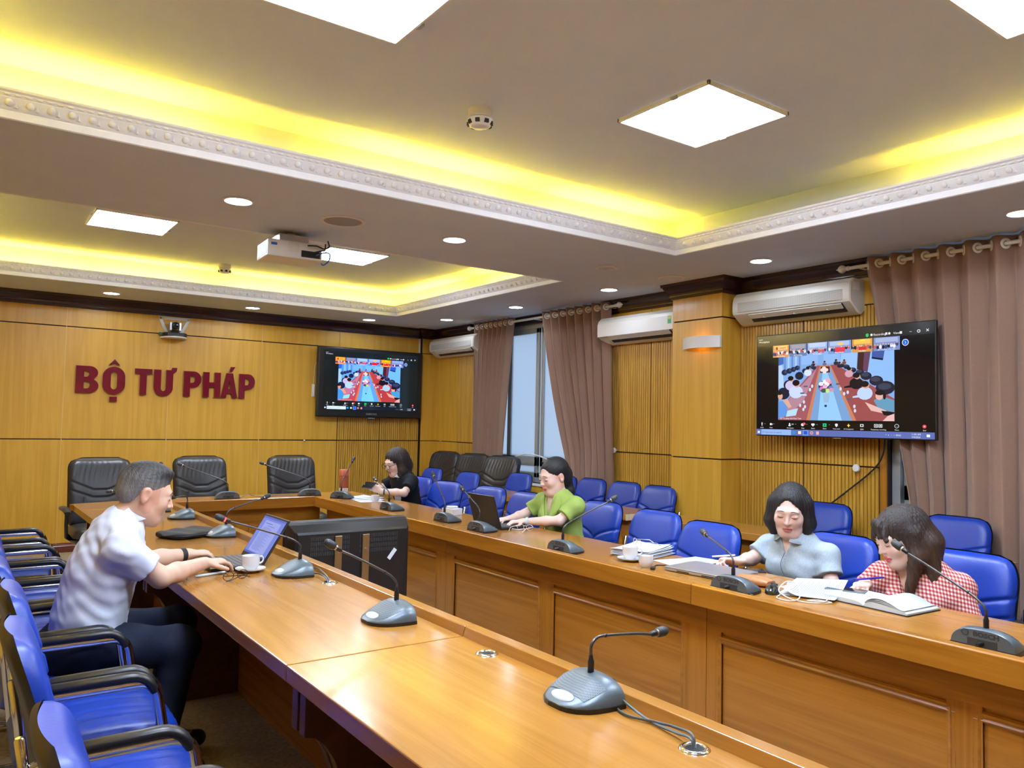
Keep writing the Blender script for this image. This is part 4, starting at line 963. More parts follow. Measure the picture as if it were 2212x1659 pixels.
# ---- curtains
noisy('curtain', (.24,.14,.092,1), (.34,.205,.14,1), 260, .75, bump=.25, detail=3, sheen=.25)
def curtain(label, top, bot, zt, zb, folds, fn=None, amp=.042, x0=5.43, seed=0, narrow=None, pw=1):
    rnd = random.Random(seed); ph = [rnd.uniform(-.35,.35) for _ in range(folds+2)]
    t = thing('curtain', label, 'curtain', (x0, (top[0]+top[1])/2, 0), group='brown eyelet curtains')
    nu, nv = folds*14, 44
    def f(u, v):
        # u across, v down
        k = v**.8 if fn is None else fn(v)
        y0 = top[0]+(bot[0]-top[0])*k; y1 = top[1]+(bot[1]-top[1])*k
        w = u*folds; i = int(min(w, folds-1e-6)); q = w+.10*math.sin(6.28*w)*v+ph[i]*.25*v*math.sin(PI*(w-i))**2
        a = amp*(1-.25*v) + .012*math.sin(3.1*i+v*4)*v
        x = x0+a*math.cos(2*PI*q)+.008*math.sin(9*v+i)*v*v
        if narrow: x -= narrow*math.exp(-((v-.9)/.12)**2)*math.sin(PI*u)
        y = top[0]+(top[1]-top[0])*u+(bot[0]-top[0])*k*(1-u)**pw+(bot[1]-top[1])*k*u**pw+.012*math.sin(2*PI*q*2)*min(1, v*6)*(1-v*.3)
        return (x-x0, y-t.location.y, zt+(zb-zt)*v)
    MB().grid(f, nu, nv).build('cloth', 'curtain', t, smooth=180, solid=.003)
    for i in range(folds*2):
        u = (i+.5)/(folds*2)
        y = top[0]+(top[1]-top[0])*u-t.location.y; va = (zt-2.682)/(zt-zb); p0, p1 = Vector(f(u-.002, va)), Vector(f(u+.002, va)); tg = p1-p0; a = math.atan2(tg.y, tg.x)
        M_ = Matrix.Translation(((p0.x+p1.x)/2, (p0.y+p1.y)/2, 2.682)) @ Matrix.Rotation(a, 4, 'Z') @ Matrix.Rotation(PI/2, 4, 'X')
        R = [[((.027+.010*math.cos(b))*math.cos(c), (.027+.010*math.cos(b))*math.sin(c), .008*math.sin(b)) for b in (2*PI*k/6 for k in range(6))] for c in (2*PI*j/16 for j in range(16))]
        MB().rings(R, True, False, True, M_).build('eyelet', 'whiteplastic', t, smooth=60)
    return t
curtain('narrow bundled brown curtain on the left side of the far window', (8.42,7.58), (8.36,7.86), 2.735, .10, 8, seed=1)
curtain('full brown curtain gathered on the sill at the right side of the far window', (7.02,5.90), (6.45,5.82), 2.735, .62, 8, fn=lambda v: min(1, v*1.12)**1.3, seed=2, narrow=.06)
curtain('wide brown curtain hanging beside the wide television at the right edge', (3.16,1.30), (2.80,1.36), 2.735, .10, 11, fn=lambda v: min(1, v*1.5), seed=3, amp=.045, pw=5)
curtain('brown curtain at the far side of the near window beyond the frame', (1.20,.30), (1.18,.30), 2.735, .10, 6, seed=4)
o = MB().tube(smooth_path([(5.52,7.70,1.02), (5.50,7.58,1.07), (5.47,7.30,1.115), (5.47,7.05,1.10), (5.50,6.88,1.04), (5.53,6.84,.98)]), .008, 6).build('white_lead', 'whiteplastic', smooth=60); tag(o, 'white lead arching in front of the far window sash', 'cable')
# folded hem of the gathered curtain lying on the sill
for y0, y1, lb in ((8.50,5.78,'white curtain rod with round ends above the far window'), (3.28,.2,'white curtain rod above the curtain beside the wide television')):
    t = thing('curtain_rod', lb, 'curtain rod', (5.43, (y0+y1)/2, 2.682), group='white curtain rods')
    c = (y0+y1)/2
    MB().tube([(0,y0-c,0), (0,y1-c,0)], .0135, 12).build('pole', 'whiteplastic', t, smooth=50)
    for e, s in ((y0-c,1), (y1-c,-1)):
        MB().lathe([(.014,-.02), (.018,-.02), (.018,-.005), (.013,0), (.020,.012), (.030,.03), (.030,.045), (.020,.062), (.008,.07), (.004,.085), (.001,.087)], 18, M=Matrix.Translation((0,e,0)) @ Matrix.Rotation(-s*PI/2, 4, 'X')).build('finial', 'whiteplastic', t, smooth=50)
    for y in ((y0-c)*.93, 0, (y1-c)*.93): MB().box((0,y-.012,-.016), (.10,y+.012,-.008)).build('rod_bracket', 'whiteplastic', t)
# ================================================================== MICROPHONES
noisy('micgrey', (.085,.115,.14,1), (.11,.145,.17,1), 200, .36, bump=.05, metal=.25)
mat('neckmetal', (.10,.10,.105,1), .35, .8)
mat('micdark', (.03,.035,.04,1), .5)
mat('micbutton', (.42,.48,.48,1), .35)
def mic_grille():
    m = mat('micgrille', (.05,.07,.09,1), .45); b = m.node_tree.nodes['Principled BSDF']; v = coords(m, (1,1,1), False)
    n = N(m, 'ShaderNodeTexVoronoi', Scale=260, Randomness=0); L(m, v, n.inputs['Vector'])
    r = ramp(m, [(.25,(.015,.02,.025,1)), (.45,(.12,.16,.19,1))]); L(m, n.outputs['Distance'], r.inputs[0]); L(m, r.outputs[0], b.inputs['Base Color'])
mic_grille()
SEC = [(-.060,.097,.063), (-.056,.098,.066), (-.030,.098,.069), (-.005,.096,.061), (.025,.090,.045), (.050,.080,.032), (.072,.062,.022), (.085,.040,.016), (.090,.020,.013)]
def arch(x, w, h, n=18, z0=.010):
    out = []
    for i in range(n+1):
        a = PI*i/n; c, s = math.cos(a), math.sin(a)
        out.append((x, math.copysign(abs(c)**.72, c)*w, z0+(h-z0)*abs(s)**.85))
    return out
def mic_meshes():
    m = MB(); m.rings([arch(*s) for s in SEC], True, True); body = m.mesh('base', 'micgrey', 35)
    m = MB(); pts = [(x, w+.003) for x, w, h in SEC]+[(x, -w-.003) for x, w, h in SEC[::-1]]; m.prism(pts, .0, .0115, 'z'); foot = m.mesh('foot_plate', 'blackplastic')
    m = MB(); R = []
    def interp(x):
        for a, b in zip(SEC, SEC[1:]):
            if a[0] <= x <= b[0]: t = (x-a[0])/(b[0]-a[0]); return (x, a[1]+(b[1]-a[1])*t, a[2]+(b[2]-a[2])*t)
    for x in (-.012,-.005,.010,.025,.040,.050): R.append([(p[0]+.0006, p[1], p[2]+.0010) for p in arch(*interp(x))[4:15]])
    m.rings(R, False, False); grille = m.mesh('grille', 'micgrille', 60)
    m = MB(); m.ball((0,0,0), (.017,.040,.0028), 20, 6, Matrix.Translation((.063,0,.0262)) @ Matrix.Rotation(math.radians(25), 4, 'Y')); btn = m.mesh('talk_button', 'micbutton', 60)
    m = MB(); m.box((-.0615,-.045,.008), (-.052,.045,.034)); recess = m.mesh('cable_recess', 'micdark')
    m = MB(); m.lathe([(.007,.0), (.0085,.002), (.0085,.030), (.0065,.036), (.004,.048)], 12); conn = m.mesh('neck_socket', 'blackplastic', 40)
    vs, fs = text_mesh('BOSCH', .021, .0004, 'CENTER', .0008, 1.15); m = MB(); m.add(vs, fs, Matrix.Translation((-.0605,-.012,.0415)) @ FACE_MX); txt = m.mesh('maker_name', 'micdark')
    R = [[(-.0608, .052+(.0105+.0012*math.cos(b))*math.cos(a), .049+(.0095+.0012*math.cos(b))*math.sin(a)) if k != 9 else None for k, b in enumerate((0, PI))] for a in (2*PI*j/16 for j in range(16))]
    m = MB(); m.rings([[r[0], r[1], (r[1][0]-.0006, r[1][1], r[1][2]), (r[0][0]-.0006, r[0][1], r[0][2])] for r in R], True, False, True); logo = m.mesh('maker_emblem', 'micdark')
    m = MB(); m.tube([(-.058,0,.022), (-.085,.004,.020)], [.008,.006], 10); plug = m.mesh('plug', 'blackplastic', 50)
    return body, foot, grille, btn, recess, conn, txt, logo, plug
MM = mic_meshes()
emis('red_ring', (1,.02,.02,1), 5)
def mic(x, y, face, head, label, lit=False, cables=()):
    """face: direction of the user; head: world offset of the capsule from the top of the socket"""
    rz = {'+x': 0, '-x': PI, '+y': PI/2}[face[:2]] + (float(face[2:]) if len(face) > 2 else 0)
    t = thing('desk_microphone', label, 'microphone', (x, y, TZ), rz, 'gooseneck desk microphones')
    b = inst('base', MM[0], t); inst('foot_plate', MM[1], t); inst('grille', MM[2], b); inst('talk_button', MM[3], b); inst('cable_recess', MM[4], b)
    inst('maker_name', MM[6], b); inst('maker_emblem', MM[7], b); inst('plug', MM[8], t)
    inst('neck_socket', MM[5], t, (-.030,0,.064))
    R = Matrix.Rotation(-rz, 3, 'Z'); s = Vector((-.030,0,.110)); e = s+R @ Vector(head)+Vector((0,0,.018))
    d = e-s; ln = d.length; up = Vector((0,0,1))
    bu = .018*max(0, 1-1.7*d.z/ln)
    q = [s-up*.004, s+up*(.014+bu*.5), s+d*.06+up*(.024+bu*.85), s+d*.18+up*(.026+bu*.75), s+d*.6+up*(.012+bu*.3), e-d.normalized()*.05]
    P = smooth_path(q, 6)
    MB().tube(P, .0042, 8).build('gooseneck', 'neckmetal', t, smooth=60)
    mid = s+d*.18+up*(.026+bu*.75); MB().ball(tuple(mid), .0058, 8, 6).build('neck_joint', 'blackplastic', t, smooth=180)
    dd = (e-Vector(P[-2])).normalized(); M_ = Matrix.Translation(e-dd*.058) @ dd.to_track_quat('Z', 'Y').to_matrix().to_4x4()
    h = MB().lathe([(.005,0), (.008,.004), (.0085,.020), (.0075,.024)], 12, M=M_).build('capsule_holder', 'blackplastic', t, smooth=40)
    MB().lathe([(.009,.027), (.0135,.031), (.0145,.045), (.0140,.058), (.010,.068), (.001,.071)], 14, M=M_).build('windscreen', 'micdark', h, smooth=60)
    MB().lathe([(.0082,.022), (.0098,.023), (.0098,.030), (.0082,.031)], 14, M=M_).build('light_ring', 'red_ring' if lit else 'steel', h, smooth=40)
    for k, pts in enumerate(cables):
        MB().tube(smooth_path([tuple(R @ (Vector(p)-Vector((x,y,TZ)))) for p in pts]), .0032, 6).build('cable', 'micgrey', t, smooth=60)
    return t
z = TZ+.005
mic(1.335, 1.53, '-x', (.298,.029,-.004), 'large gooseneck microphone nearest the camera with a bent neck', cables=(
    [(1.42,1.53,z+.015), (1.398,1.47,z+.02), (1.385,1.42,z+.012), (1.375,1.33,z), (1.362,1.24,z+.006), (1.352,1.185,z+.012), (1.350,1.172,z-.02)],
    [(1.42,1.52,z+.012), (1.37,1.44,z), (1.355,1.38,z), (1.375,1.31,z+.004), (1.375,1.24,z+.012), (1.358,1.185,z+.018), (1.354,1.172,z-.02)]))
mic(1.284, 2.505, '-x', (-.256,.017,.156), 'gooseneck microphone second nearest on the left-hand table')
mic(1.284, 3.443, '-x', (-.36,.03,.145), 'gooseneck microphone with a red glowing ring crossing the laptop', True, cables=([(1.385,3.485,z+.012), (1.39,3.42,z+.018), (1.375,3.33,z+.02), (1.36,3.23,z+.012), (1.357,3.20,z-.02)], [(1.382,3.47,z+.006), (1.36,3.42,z), (1.365,3.33,z+.010), (1.352,3.225,z+.008), (1.353,3.20,z-.02)]))
mic(1.329, 4.762, '-x', (.274,.083,.091), 'gooseneck microphone in front of the black laptop sleeve')
mic(1.329, 5.701, '-x', (-.15,-.20,.04), 'short-bent gooseneck microphone just beyond the black laptop sleeve')
mic(1.284, 6.205, '-x', (-.02,.05,.22), 'gooseneck microphone partly behind the nose of the man in white')
mic(1.284, 6.867, '+y', (-.268,-.134,-.017), 'gooseneck microphone on the head table behind the head of the man')
mic(1.966, 6.916, '+y', (-.383,.097,.173), 'gooseneck microphone leaning before the middle black chair', cables=([(1.99,6.915,z+.01), (2.05,6.86,z), (2.14,6.88,z+.03), (2.2,6.93,z+.01), (2.3,6.95,z), (2.42,7.0,z), (2.55,6.98,z)],))
mic(2.697, 6.916, '+y', (-.408,.143,.17), 'gooseneck microphone leaning before the right black chair')
mic(2.881, 6.556, '+x.5', (.163,.115,.224), 'upright gooseneck microphone beside the orange bottle')
mic(2.852, 5.547, '+x', (.002,.282,.102), 'gooseneck microphone leaning towards the phone hands')
mic(2.881, 4.753, '+x', (.03,.23,.197), 'gooseneck microphone before the small white box')
mic(2.832, 4.232, '+x', (.04,.29,.13), 'gooseneck microphone in front of the open laptop lid')
mic(2.793, 3.342, '+x', (.30,-.094,.168), 'gooseneck microphone leaning right between the woman in green and the papers')
mic(2.793, 2.193, '+x', (.109,.265,.088), 'gooseneck microphone with the maker name in front of the grey blouse', cables=([(2.765,2.24,z+.018), (2.74,2.20,z+.03), (2.735,2.13,z+.012), (2.75,2.08,z)],))
mic(2.793, 1.184, '+x', (.03,.317,.167), 'gooseneck microphone with the maker name at the right edge')

# ================================================================== THINGS ON THE TABLES
mat('porcelain', (.68,.70,.70,1), .12, coat=.5)
def cup(x, y, label, saucer=True, handle=None, r=.040, h=.062):
    t = thing('coffee_cup', label, 'cup', (x, y, TZ), group='white porcelain cups')
    z0 = .012 if saucer else 0
    m = MB(); m.lathe([(r*.62,z0), (r*.66,z0+.004), (r*.93,z0+.016), (r,z0+.030), (r,z0+h), (r-.0025,z0+h), (r-.003,z0+.030), (r*.6,z0+.008), (.001,z0+.007)], 28)
    m.build('cup_body', 'porcelain', t, smooth=50)
    if saucer: MB().lathe([(.028,0), (.030,.003), (.055,.010), (.067,.016), (.067,.018), (.053,.0135), (.030,.008), (.001,.007)], 32).build('saucer', 'porcelain', t, smooth=50)
    if handle is not None:
        c, s = math.cos(handle), math.sin(handle); P = [((r-.004+q)*c, (r-.004+q)*s, z0+zz) for q, zz in ((0,.050),(.018,.052),(.026,.040),(.020,.026),(.002,.020))]
        MB().tube(smooth_path(P, 5), .004, 8).build('handle', 'porcelain', t, smooth=60)
cup(1.145, 3.607, 'white cup on a saucer beside the laptop of the man', True, .2)
cup(2.895, 2.955, 'white cup on a saucer before the stack of papers', True, -.6)
cup(2.838, 2.785, 'small white handleless cup next to the closed silver laptop', False, None, .036, .058)
cup(3.02, 6.20, 'small white cup on the papers before the woman in black', False, None, .036, .055)
# pens, spectacles
def spectacles(x, y, z, rz, label, matn, w=.066, fold=True):
    t = thing('eyeglasses', label, 'glasses', (x, y, z), rz, 'pairs of glasses lying on the tables')
    for s in (-1,1):
        P = [(.0+.0, s*.035+.026*math.cos(a)*(1 if abs(math.cos(a)) < .9 else .98), .019+.018*math.sin(a)) for a in (2*PI*k/18 for k in range(18))]
        MB().tube(P, .0016, 6, loop=True).build('rim', matn, t, smooth=60)
        MB().tube([(0,s*.062,.026), (-.01,s*.066,.026), (-.09,s*.058,.022), (-.12,s*.05,.003)] if not fold else [(0,s*.062,.026), (-.008,s*.06,.024), (-.016,-s*.03,.010+.006*s), (-.02,-s*.06,.004+.002*s)], .0018, 6).build('temple', matn, t, smooth=60)
    MB().tube(smooth_path([(0,-.010,.024), (.002,0,.029), (0,.010,.024)], 4), .0016, 6).build('bridge', matn, t, smooth=60)
    return t
mat('specblack', (.01,.01,.012,1), .25); mat('specclear', (.75,.70,.62,1), .2)
spectacles(1.035, 3.46, TZ+.001, 1.9, 'black folded glasses in front of the white cup', 'specblack')
spectacles(3.10, 4.14, TZ+.001, .4, 'clear-framed glasses lying beside the elbow of the woman in green', 'specclear', fold=False)
spectacles(3.09, 3.10, .815, 2.7, 'thin-framed glasses resting on the stack of papers', 'steel', fold=False)
def pen(a, b, r, label, matn, cap='steel'):
    a, b = Vector(a), Vector(b); t = thing('pen', label, 'pen', tuple(a)); d = b-a; t.location.z = a.z
    MB().tube([d*.06, d*.5, d*.93], [r, r*1.05, r], 8).build('barrel', matn, t, smooth=50)
    MB().tube([d*.93, d], [r*.9, r*.2], 8).build('tip', cap, t, smooth=50); MB().tube([Vector((0,0,0)), d*.06], [r*.6, r*.7], 8).build('button', cap, t, smooth=50)
pen((.90,3.585,TZ+.006), (1.045,3.625,TZ+.006), .0058, 'pale silver pen lying by the glasses on the left-hand table', mat('penpale', (.55,.68,.72,1), .3))
# laptops
def keys(parent, w, d, z, matn='blackmatte', rows=5, cols=13):
    m = MB().box((-.008,-.010,0), (.008-.0025,.010-.0025,.0018)); me = None
    kw = (w-.04)/cols; kd = (d*.50)/rows
    m = MB().box((-kd/2+.0015,-kw/2+.0015,0), (kd/2-.0015,kw/2-.0015,.002)); me = m.mesh('key', matn)
    for i in range(rows):
        for j in range(cols): inst('key', me, parent, (d*.06+kd*(i+.5), -w/2+.02+kw*(j+.5), z))
mat('lapblack', (.014,.014,.016,1), .42); mat('lapsilver', (.46,.47,.50,1), .32, .7); mat('keygrey', (.09,.09,.095,1), .5)
def laptop(x, y, rz, label, w, d, ang, page):
    """hinge edge at origin, base extends to +x (towards the user), lid rises at the hinge leaning to -x"""
    t = thing('laptop', label, 'laptop', (x, y, TZ), rz)
    b = MB().box((0,-w/2,.002), (d,w/2,.017)).build('base', 'lapblack', t, bevel=.004); keys(b, w, d, .017, 'keygrey')
    MB().box((d*.66,-.05,.0168), (d*.94,.05,.0174)).build('touchpad', 'keygrey', b)
    M_ = Matrix.Translation((.004,0,.016)) @ Matrix.Rotation(-ang, 4, 'Y')
    l = MB().box((-.008,-w/2,.0), (.0,w/2,d*.99)).build('lid', 'lapblack', t, bevel=.003, M=M_)
    s = MB().box((0,-w/2+.010,.022), (.0012,w/2-.010,d*.99-.012)).build('screen', 'screenblack', l)
    p = Pic(w-.02, d*.99-.034)
    if page:
        p.rect(0,0,1,1,(118,130,206)); p.rect(0,0,1,.05,(96,108,190)); p.rect(0,.95,1,1,(84,96,180)); p.rect(.16,.10,.84,.93,(150,160,222)); p.rect(.22,.16,.52,.18,(104,114,186)); p.rect(.36,.22,.66,.235,(104,114,186))
        for k in range(26): p.rect(.22+.04*(k % 5 == 0),.27+.024*k,.22+.5*(.55+.45*((k*37) % 11)/11),.278+.024*k,(108,118,190))
        for k in range(14): p.rect(.02,.10+.05*k,.12,.11+.05*k,(132,142,212))
    else: p.rect(0,0,1,1,(190,205,235)); p.rect(.1,.1,.9,.9,(230,236,246))
    FM = Matrix(((0,0,1,0),(1,0,0,0),(0,1,0,0),(0,0,0,1)))
    p.build('screen_page', s, Matrix.Translation((.0016,0,.022+(d*.99-.034)/2)) @ FM)
    return t, l
laptop(1.222, 3.83, PI, 'open black laptop the man in white types on', .335, .235, .55, True)
_, l = laptop(2.955, 4.365, .0, 'open black laptop the woman in green types on', .32, .22, .30, False)
o = MB().box((-.0092,.125,.180), (-.008,.155,.200)).build('lid_sticker', mat('sticker', (.8,.75,.74,1), .5), l); MB().box((-.0095,.128,.182), (-.0092,.140,.195)).build('sticker_mark', mat('stickred', (.6,.05,.04,1), .5), o)
t = thing('closed_laptop', 'closed silver laptop lying between the cups and the microphone', 'laptop', (3.0, 2.515, TZ), .10)
b = MB().box((-.125,-.18,.003), (.125,.18,.015)).build('base', 'lapsilver', t, bevel=.003); MB().box((-.125,-.18,.0155), (.125,.18,.022)).build('lid', 'lapsilver', t, bevel=.003)
MB().box((-.105,-.155,0), (.105,.155,.003)).build('rubber_feet', 'blackplastic', t)
for s in (-.07,.07): MB().box((-.1256,s-.035,.006), (-.1246,s+.035,.011)).build('side_vent', 'blackmatte', b)
MB().box((-.03,-.035,.0218), (-.02,.035,.0223)).build('lid_emblem', 'steel', t)
# papers
noisy('paper', (.58,.62,.67,1), (.63,.67,.72,1), 30, .8); mat('ink', (.24,.26,.32,1), .8)
def sheet(parent, w, d, z, rz, dx=0, dy=0, curl=0, name='sheet', lines=0, seed=0):
    rnd = random.Random(seed); M_ = Matrix.Translation((dx,dy,z)) @ Matrix.Rotation(rz, 4, 'Z')
    f = lambda u, v: ((u-.5)*w, (v-.5)*d, curl*((2*u-1)**4*.6+(2*v-1)**2*(u)*.8))
    o = MB().grid(f, 8, 8, M_).build(name, 'paper', parent, smooth=180, solid=.0006)
    if lines:
        m = MB()
        for k in range(lines):
            v0 = .10+.80*k/lines; ln = rnd.uniform(.6,.86)
            if rnd.random() < .12: continue
            A = [f(.08+ln*i/6, v0) for i in range(7)]; B = [f(.08+ln*i/6, v0+.35/lines) for i in range(7)]
            m.rings([[(p[0],p[1],p[2]+.0008) for p in A], [(p[0],p[1],p[2]+.0008) for p in B]], False, False, M=M_)
        q = m.build('printed_lines', 'ink', o); q['kind'] = 'stuff'
    return o
t = thing('paper_stack', 'thick stack of loose white papers behind the cup and saucer', 'papers', (3.085, 3.06, TZ), group='white papers on the tables')
for k in range(7):
    sheet(t, .30, .21, .004+.0055*k, .25+random.uniform(-.12,.12), random.uniform(-.012,.012), random.uniform(-.012,.012), .012 if k > 3 else .003)
    MB().box((-.145,-.10,.0008+.0055*k), (.145,.10,.0042+.0055*k), Matrix.Rotation(.25+random.uniform(-.1,.1), 4, 'Z')).build('page_block', 'paper', t)
t = thing('paper_sheets', 'fanned printed sheets between the cup and the writing hand', 'papers', (3.12, 2.80, TZ), group='white papers on the tables')
for k in range(4): sheet(t, .25, .18, .001+.0012*k, -.2+.12*k, .02*k, -.015*k, 0, lines=14 if k == 3 else 0, seed=k)
t = thing('paper_sheets', 'printed pages curling up in front of the woman in grey', 'papers', (3.04, 1.985, TZ), group='white papers on the tables')
for k in range(3): sheet(t, .30, .21, .001+.001*k, .35+.1*k, .02, .03)
def curlsheet(u, v):
    x = (u-.5)*.29; y = (v-.5)*.22
    return (x, y+.02*(u-.5), .012+.055*max(0, u-.30)**1.2*(1-.4*v)+.030*math.exp(-((v-1.0)/.18)**2)*(1-u)-.006*v)
M_ = Matrix.Rotation(.30, 4, 'Z')
o = MB().grid(curlsheet, 14, 14, M_).build('top_page', 'paper', t, smooth=180, solid=.0008)
m = MB()
for k in range(20):
    v0 = .10+.78*k/20; e = .90-.25*((k*7) % 5)/5
    m.rings([[tuple(Vector(curlsheet(.12+(e-.12)*i/8, v0+dv))+Vector((0,0,.0010))) for i in range(9)] for dv in (0,.016)], False, False, M=M_)
q = m.build('printed_lines', 'ink', o); q['kind'] = 'stuff'
t = thing('paper_sheets', 'open papers in front of the woman with the phone', 'papers', (3.03, 6.40, TZ), group='white papers on the tables')
for k in range(3): sheet(t, .22, .30, .001+.0012*k, -.15+.2*k, -.03+.03*k, -.1+.1*k, .004*k)
# open notebook
noisy('pageblue', (.54,.62,.65,1), (.60,.67,.70,1), 20, .7)
t = thing('open_notebook', 'open hardback notebook with pale blank pages at the right', 'notebook', (3.09, 1.725, TZ), -.05)
MB().box((-.115,-.185,.0), (.115,.185,.004)).build('cover', 'blackmatte', t, bevel=.001)
for s in (-1,1):
    m = MB(); R = []
    for i in range(11):
        u = i/10; y = s*(.002+.178*u); hgt = .020*(1-u)**.6*(1-math.exp(-u*14))+.006 if s < 0 else .012*(1-math.exp(-u*12))+.004
        R.append([(-.11,y,.004), (.11,y,.004), (.11,y,.004+hgt), (-.11,y,.004+hgt)])
    m.rings(R if s > 0 else [r[::-1] for r in R], True, True); m.build('page_block', 'pageblue', t, smooth=40)
for k in range(4):
    m = MB(); m.rings([[(-.11,-(.003+.165*u),.008+.0035*k+(.020+.004*k)*math.sin(min(1,u*1.15)*PI)**.7*(1-u*.5)) , (.11,-(.003+.165*u),.008+.0035*k+(.020+.004*k)*math.sin(min(1,u*1.15)*PI)**.7*(1-u*.5))] for u in (i/12 for i in range(13))], False, False)
    m.build('loose_page', 'pageblue', t, smooth=180, solid=.0006)
MB().box((-.02,-.004,.006), (.012,.004,.022)).build('ribbon_tab', mat('pinktab', (.6,.3,.32,1), .6), t)
# phones
def phone(x, y, z, rz, label, matn, w=.076, l=.16):
    t = thing('phone', label, 'phone', (x, y, z), rz)
    MB().box((-w/2,-l/2,0), (w/2,l/2,.008)).build('case', matn, t, bevel=.003); MB().box((-w/2+.004,-l/2+.004,.008), (w/2-.004,l/2-.004,.0086)).build('screen', 'screenblack', t)
    MB().lathe([(.001,0), (.006,0), (.006,.0006), (.001,.0006)], 12, M=Matrix.Translation((0,l/2-.015,.0086))).build('camera', 'steel', t); return t
phone(3.21, 2.46, TZ, .9, 'black phone in a dark blue case under the neck of the microphone', mat('casenavy', (.012,.016,.05,1), .5))
phone(3.13, 1.895, .787, .35, 'grey phone lying on the open notebook', mat('casegrey', (.10,.15,.17,1), .45))
phone(3.07, 4.235, TZ, .25, 'phone in a pale case beside the laptop of the woman in green', mat('casepale', (.6,.58,.55,1), .4))
# mouse, brown pouch, white cable, orange bottle, tissue box, dongle, laptop sleeve
t = thing('computer_mouse', 'shiny dark computer mouse left of the curling pages', 'mouse', (2.885, 2.085, TZ), .5)
m = MB(); R = []
for i in range(11):
    x = -.052+.104*i/10; k = math.sin(PI*(.06+.88*i/10))**.5; R.append([(x, .031*k*math.copysign(abs(math.cos(a))**.8, math.cos(a)), .002+.034*math.sin(PI*(.12+.75*i/10))**.8*math.sin(a)) for a in (PI*j/12 for j in range(13))])
m.rings(R, True, True); m.build('shell', mat('mouseteal', (.012,.022,.024,1), .18, coat=.6), t, smooth=50)
MB().box((-.05,-.0006,.025), (-.005,.0006,.037)).build('button_split', 'blackmatte', t); MB().lathe([(.001,-.004), (.007,-.004), (.007,.004), (.001,.004)], 12, M=Matrix.Translation((-.028,0,.031)) @ Matrix.Rotation(PI/2, 4, 'X')).build('wheel', 'blackplastic', t)
t = thing('leather_pouch', 'brown leather case lying behind the microphone base', 'pouch', (2.97, 2.235, TZ), -.10)
m = MB(); R = []
for i in range(11):
    y = -.09+.18*i/10; k = math.sin(PI*(.08+.84*i/10))**.35; R.append([(.045*k*math.copysign(abs(math.cos(a))**.6, math.cos(a)), y, .019+.019*k*math.copysign(abs(math.sin(a))**.7, math.sin(a))) for a in (2*PI*j/18 for j in range(18))])
m.rings(R, True, True); m.build('body', noisy('tan', (.42,.17,.06,1), (.50,.22,.09,1), 60, .4, bump=.1), t, smooth=60)
MB().tube([(0,-.085,.022), (.02,-.11,.016)], .006, 8).build('strap', 'blackmatte', t, smooth=60)
P = [(2.86,2.03,TZ+.004), (2.80,2.00,TZ+.004), (2.80,1.94,TZ+.004), (2.85,1.93,TZ+.012), (2.90,1.97,TZ+.05), (2.91,2.03,TZ+.055), (2.88,2.05,TZ+.02), (2.85,1.99,TZ+.004), (2.83,1.92,TZ+.004), (2.86,1.86,TZ+.004), (2.92,1.83,TZ+.004), (2.90,1.88,TZ+.007), (2.86,1.90,TZ+.007), (2.88,1.84,TZ+.010), (2.94,1.86,TZ+.010), (2.97,1.88,TZ+.004)]
o = MB().tube(smooth_path(P, 7), .0026, 6).build('charging_cable', mat('cablewhite', (.72,.70,.62,1), .5), smooth=60); tag(o, 'tangled off-white charging cable under the curling pages', 'cable')
t = thing('drink_bottle', 'orange drinks flask with a square lid and patterned foot', 'bottle', (3.075, 6.995, TZ))
sq = lambda k, z: [(k*math.copysign(abs(math.cos(a))**.5, math.cos(a)), k*math.copysign(abs(math.sin(a))**.5, math.sin(a)), z) for a in (2*PI*j/20 for j in range(20))]
MB().rings([sq(.034,.05), sq(.036,.055), sq(.036,.155), sq(.033,.165)], True, True).build('body', mat('orangeplastic', (.36,.09,.04,1), .25, coat=.5), t, smooth=40)
MB().rings([sq(.036,.165), sq(.040,.17), sq(.040,.222), sq(.038,.226)], True, True).build('lid', mat('orangelid', (.55,.15,.08,1), .35), t, smooth=40)
MB().rings([sq(.034,.0), sq(.037,.003), sq(.037,.05), sq(.034,.053)], True, True).build('foot_band', 'porcelain', t, smooth=40)
for k in range(8):
    a = 2*PI*k/8
    for zz in (.012,.036): MB().box((.0362,-.007,zz-.004), (.0385,.007,zz+.007), Matrix.Rotation(a+(.39 if zz > .03 else 0), 4, 'Z')).build('pattern_mark', 'orangeplastic', t)
t = thing('tissue_box', 'small white box behind a microphone left of the open laptop', 'box', (3.12, 5.09, TZ), .2)
MB().box((-.05,-.06,0), (.05,.06,.05)).build('carton', 'porcelain', t, bevel=.004); MB().box((-.03,-.035,.05), (.03,.035,.066)).build('lid', 'porcelain', t, bevel=.006)
t = thing('usb_receiver', 'small black plug with a short lead at the corner of the silver laptop', 'adapter', (2.826, 2.725, TZ), .6)
MB().box((-.02,-.011,0), (.02,.011,.014)).build('plug_body', 'blackplastic', t, bevel=.004); MB().tube(smooth_path([(.02,0,.007), (.045,-.01,.014), (.065,-.035,.012), (.08,-.05,.012)]), .003, 6).build('lead', 'blackmatte', t, smooth=60)
t = thing('laptop_sleeve', 'black zipped laptop sleeve lying beyond the arms of the man', 'sleeve', (1.185, 4.86, TZ), .50)
m = MB(); R = []
for i in range(15):
    x = -.19+.38*i/14; k = (1-abs(2*i/14-1)**6)**.5*.9+.1
    R.append([(x, .125*k*math.copysign(abs(math.cos(a))**.35, math.cos(a)), .020+(.018+.004*math.sin(i*1.3))*k*math.copysign(abs(math.sin(a))**.6, math.sin(a))) for a in (2*PI*j/24 for j in range(24))])
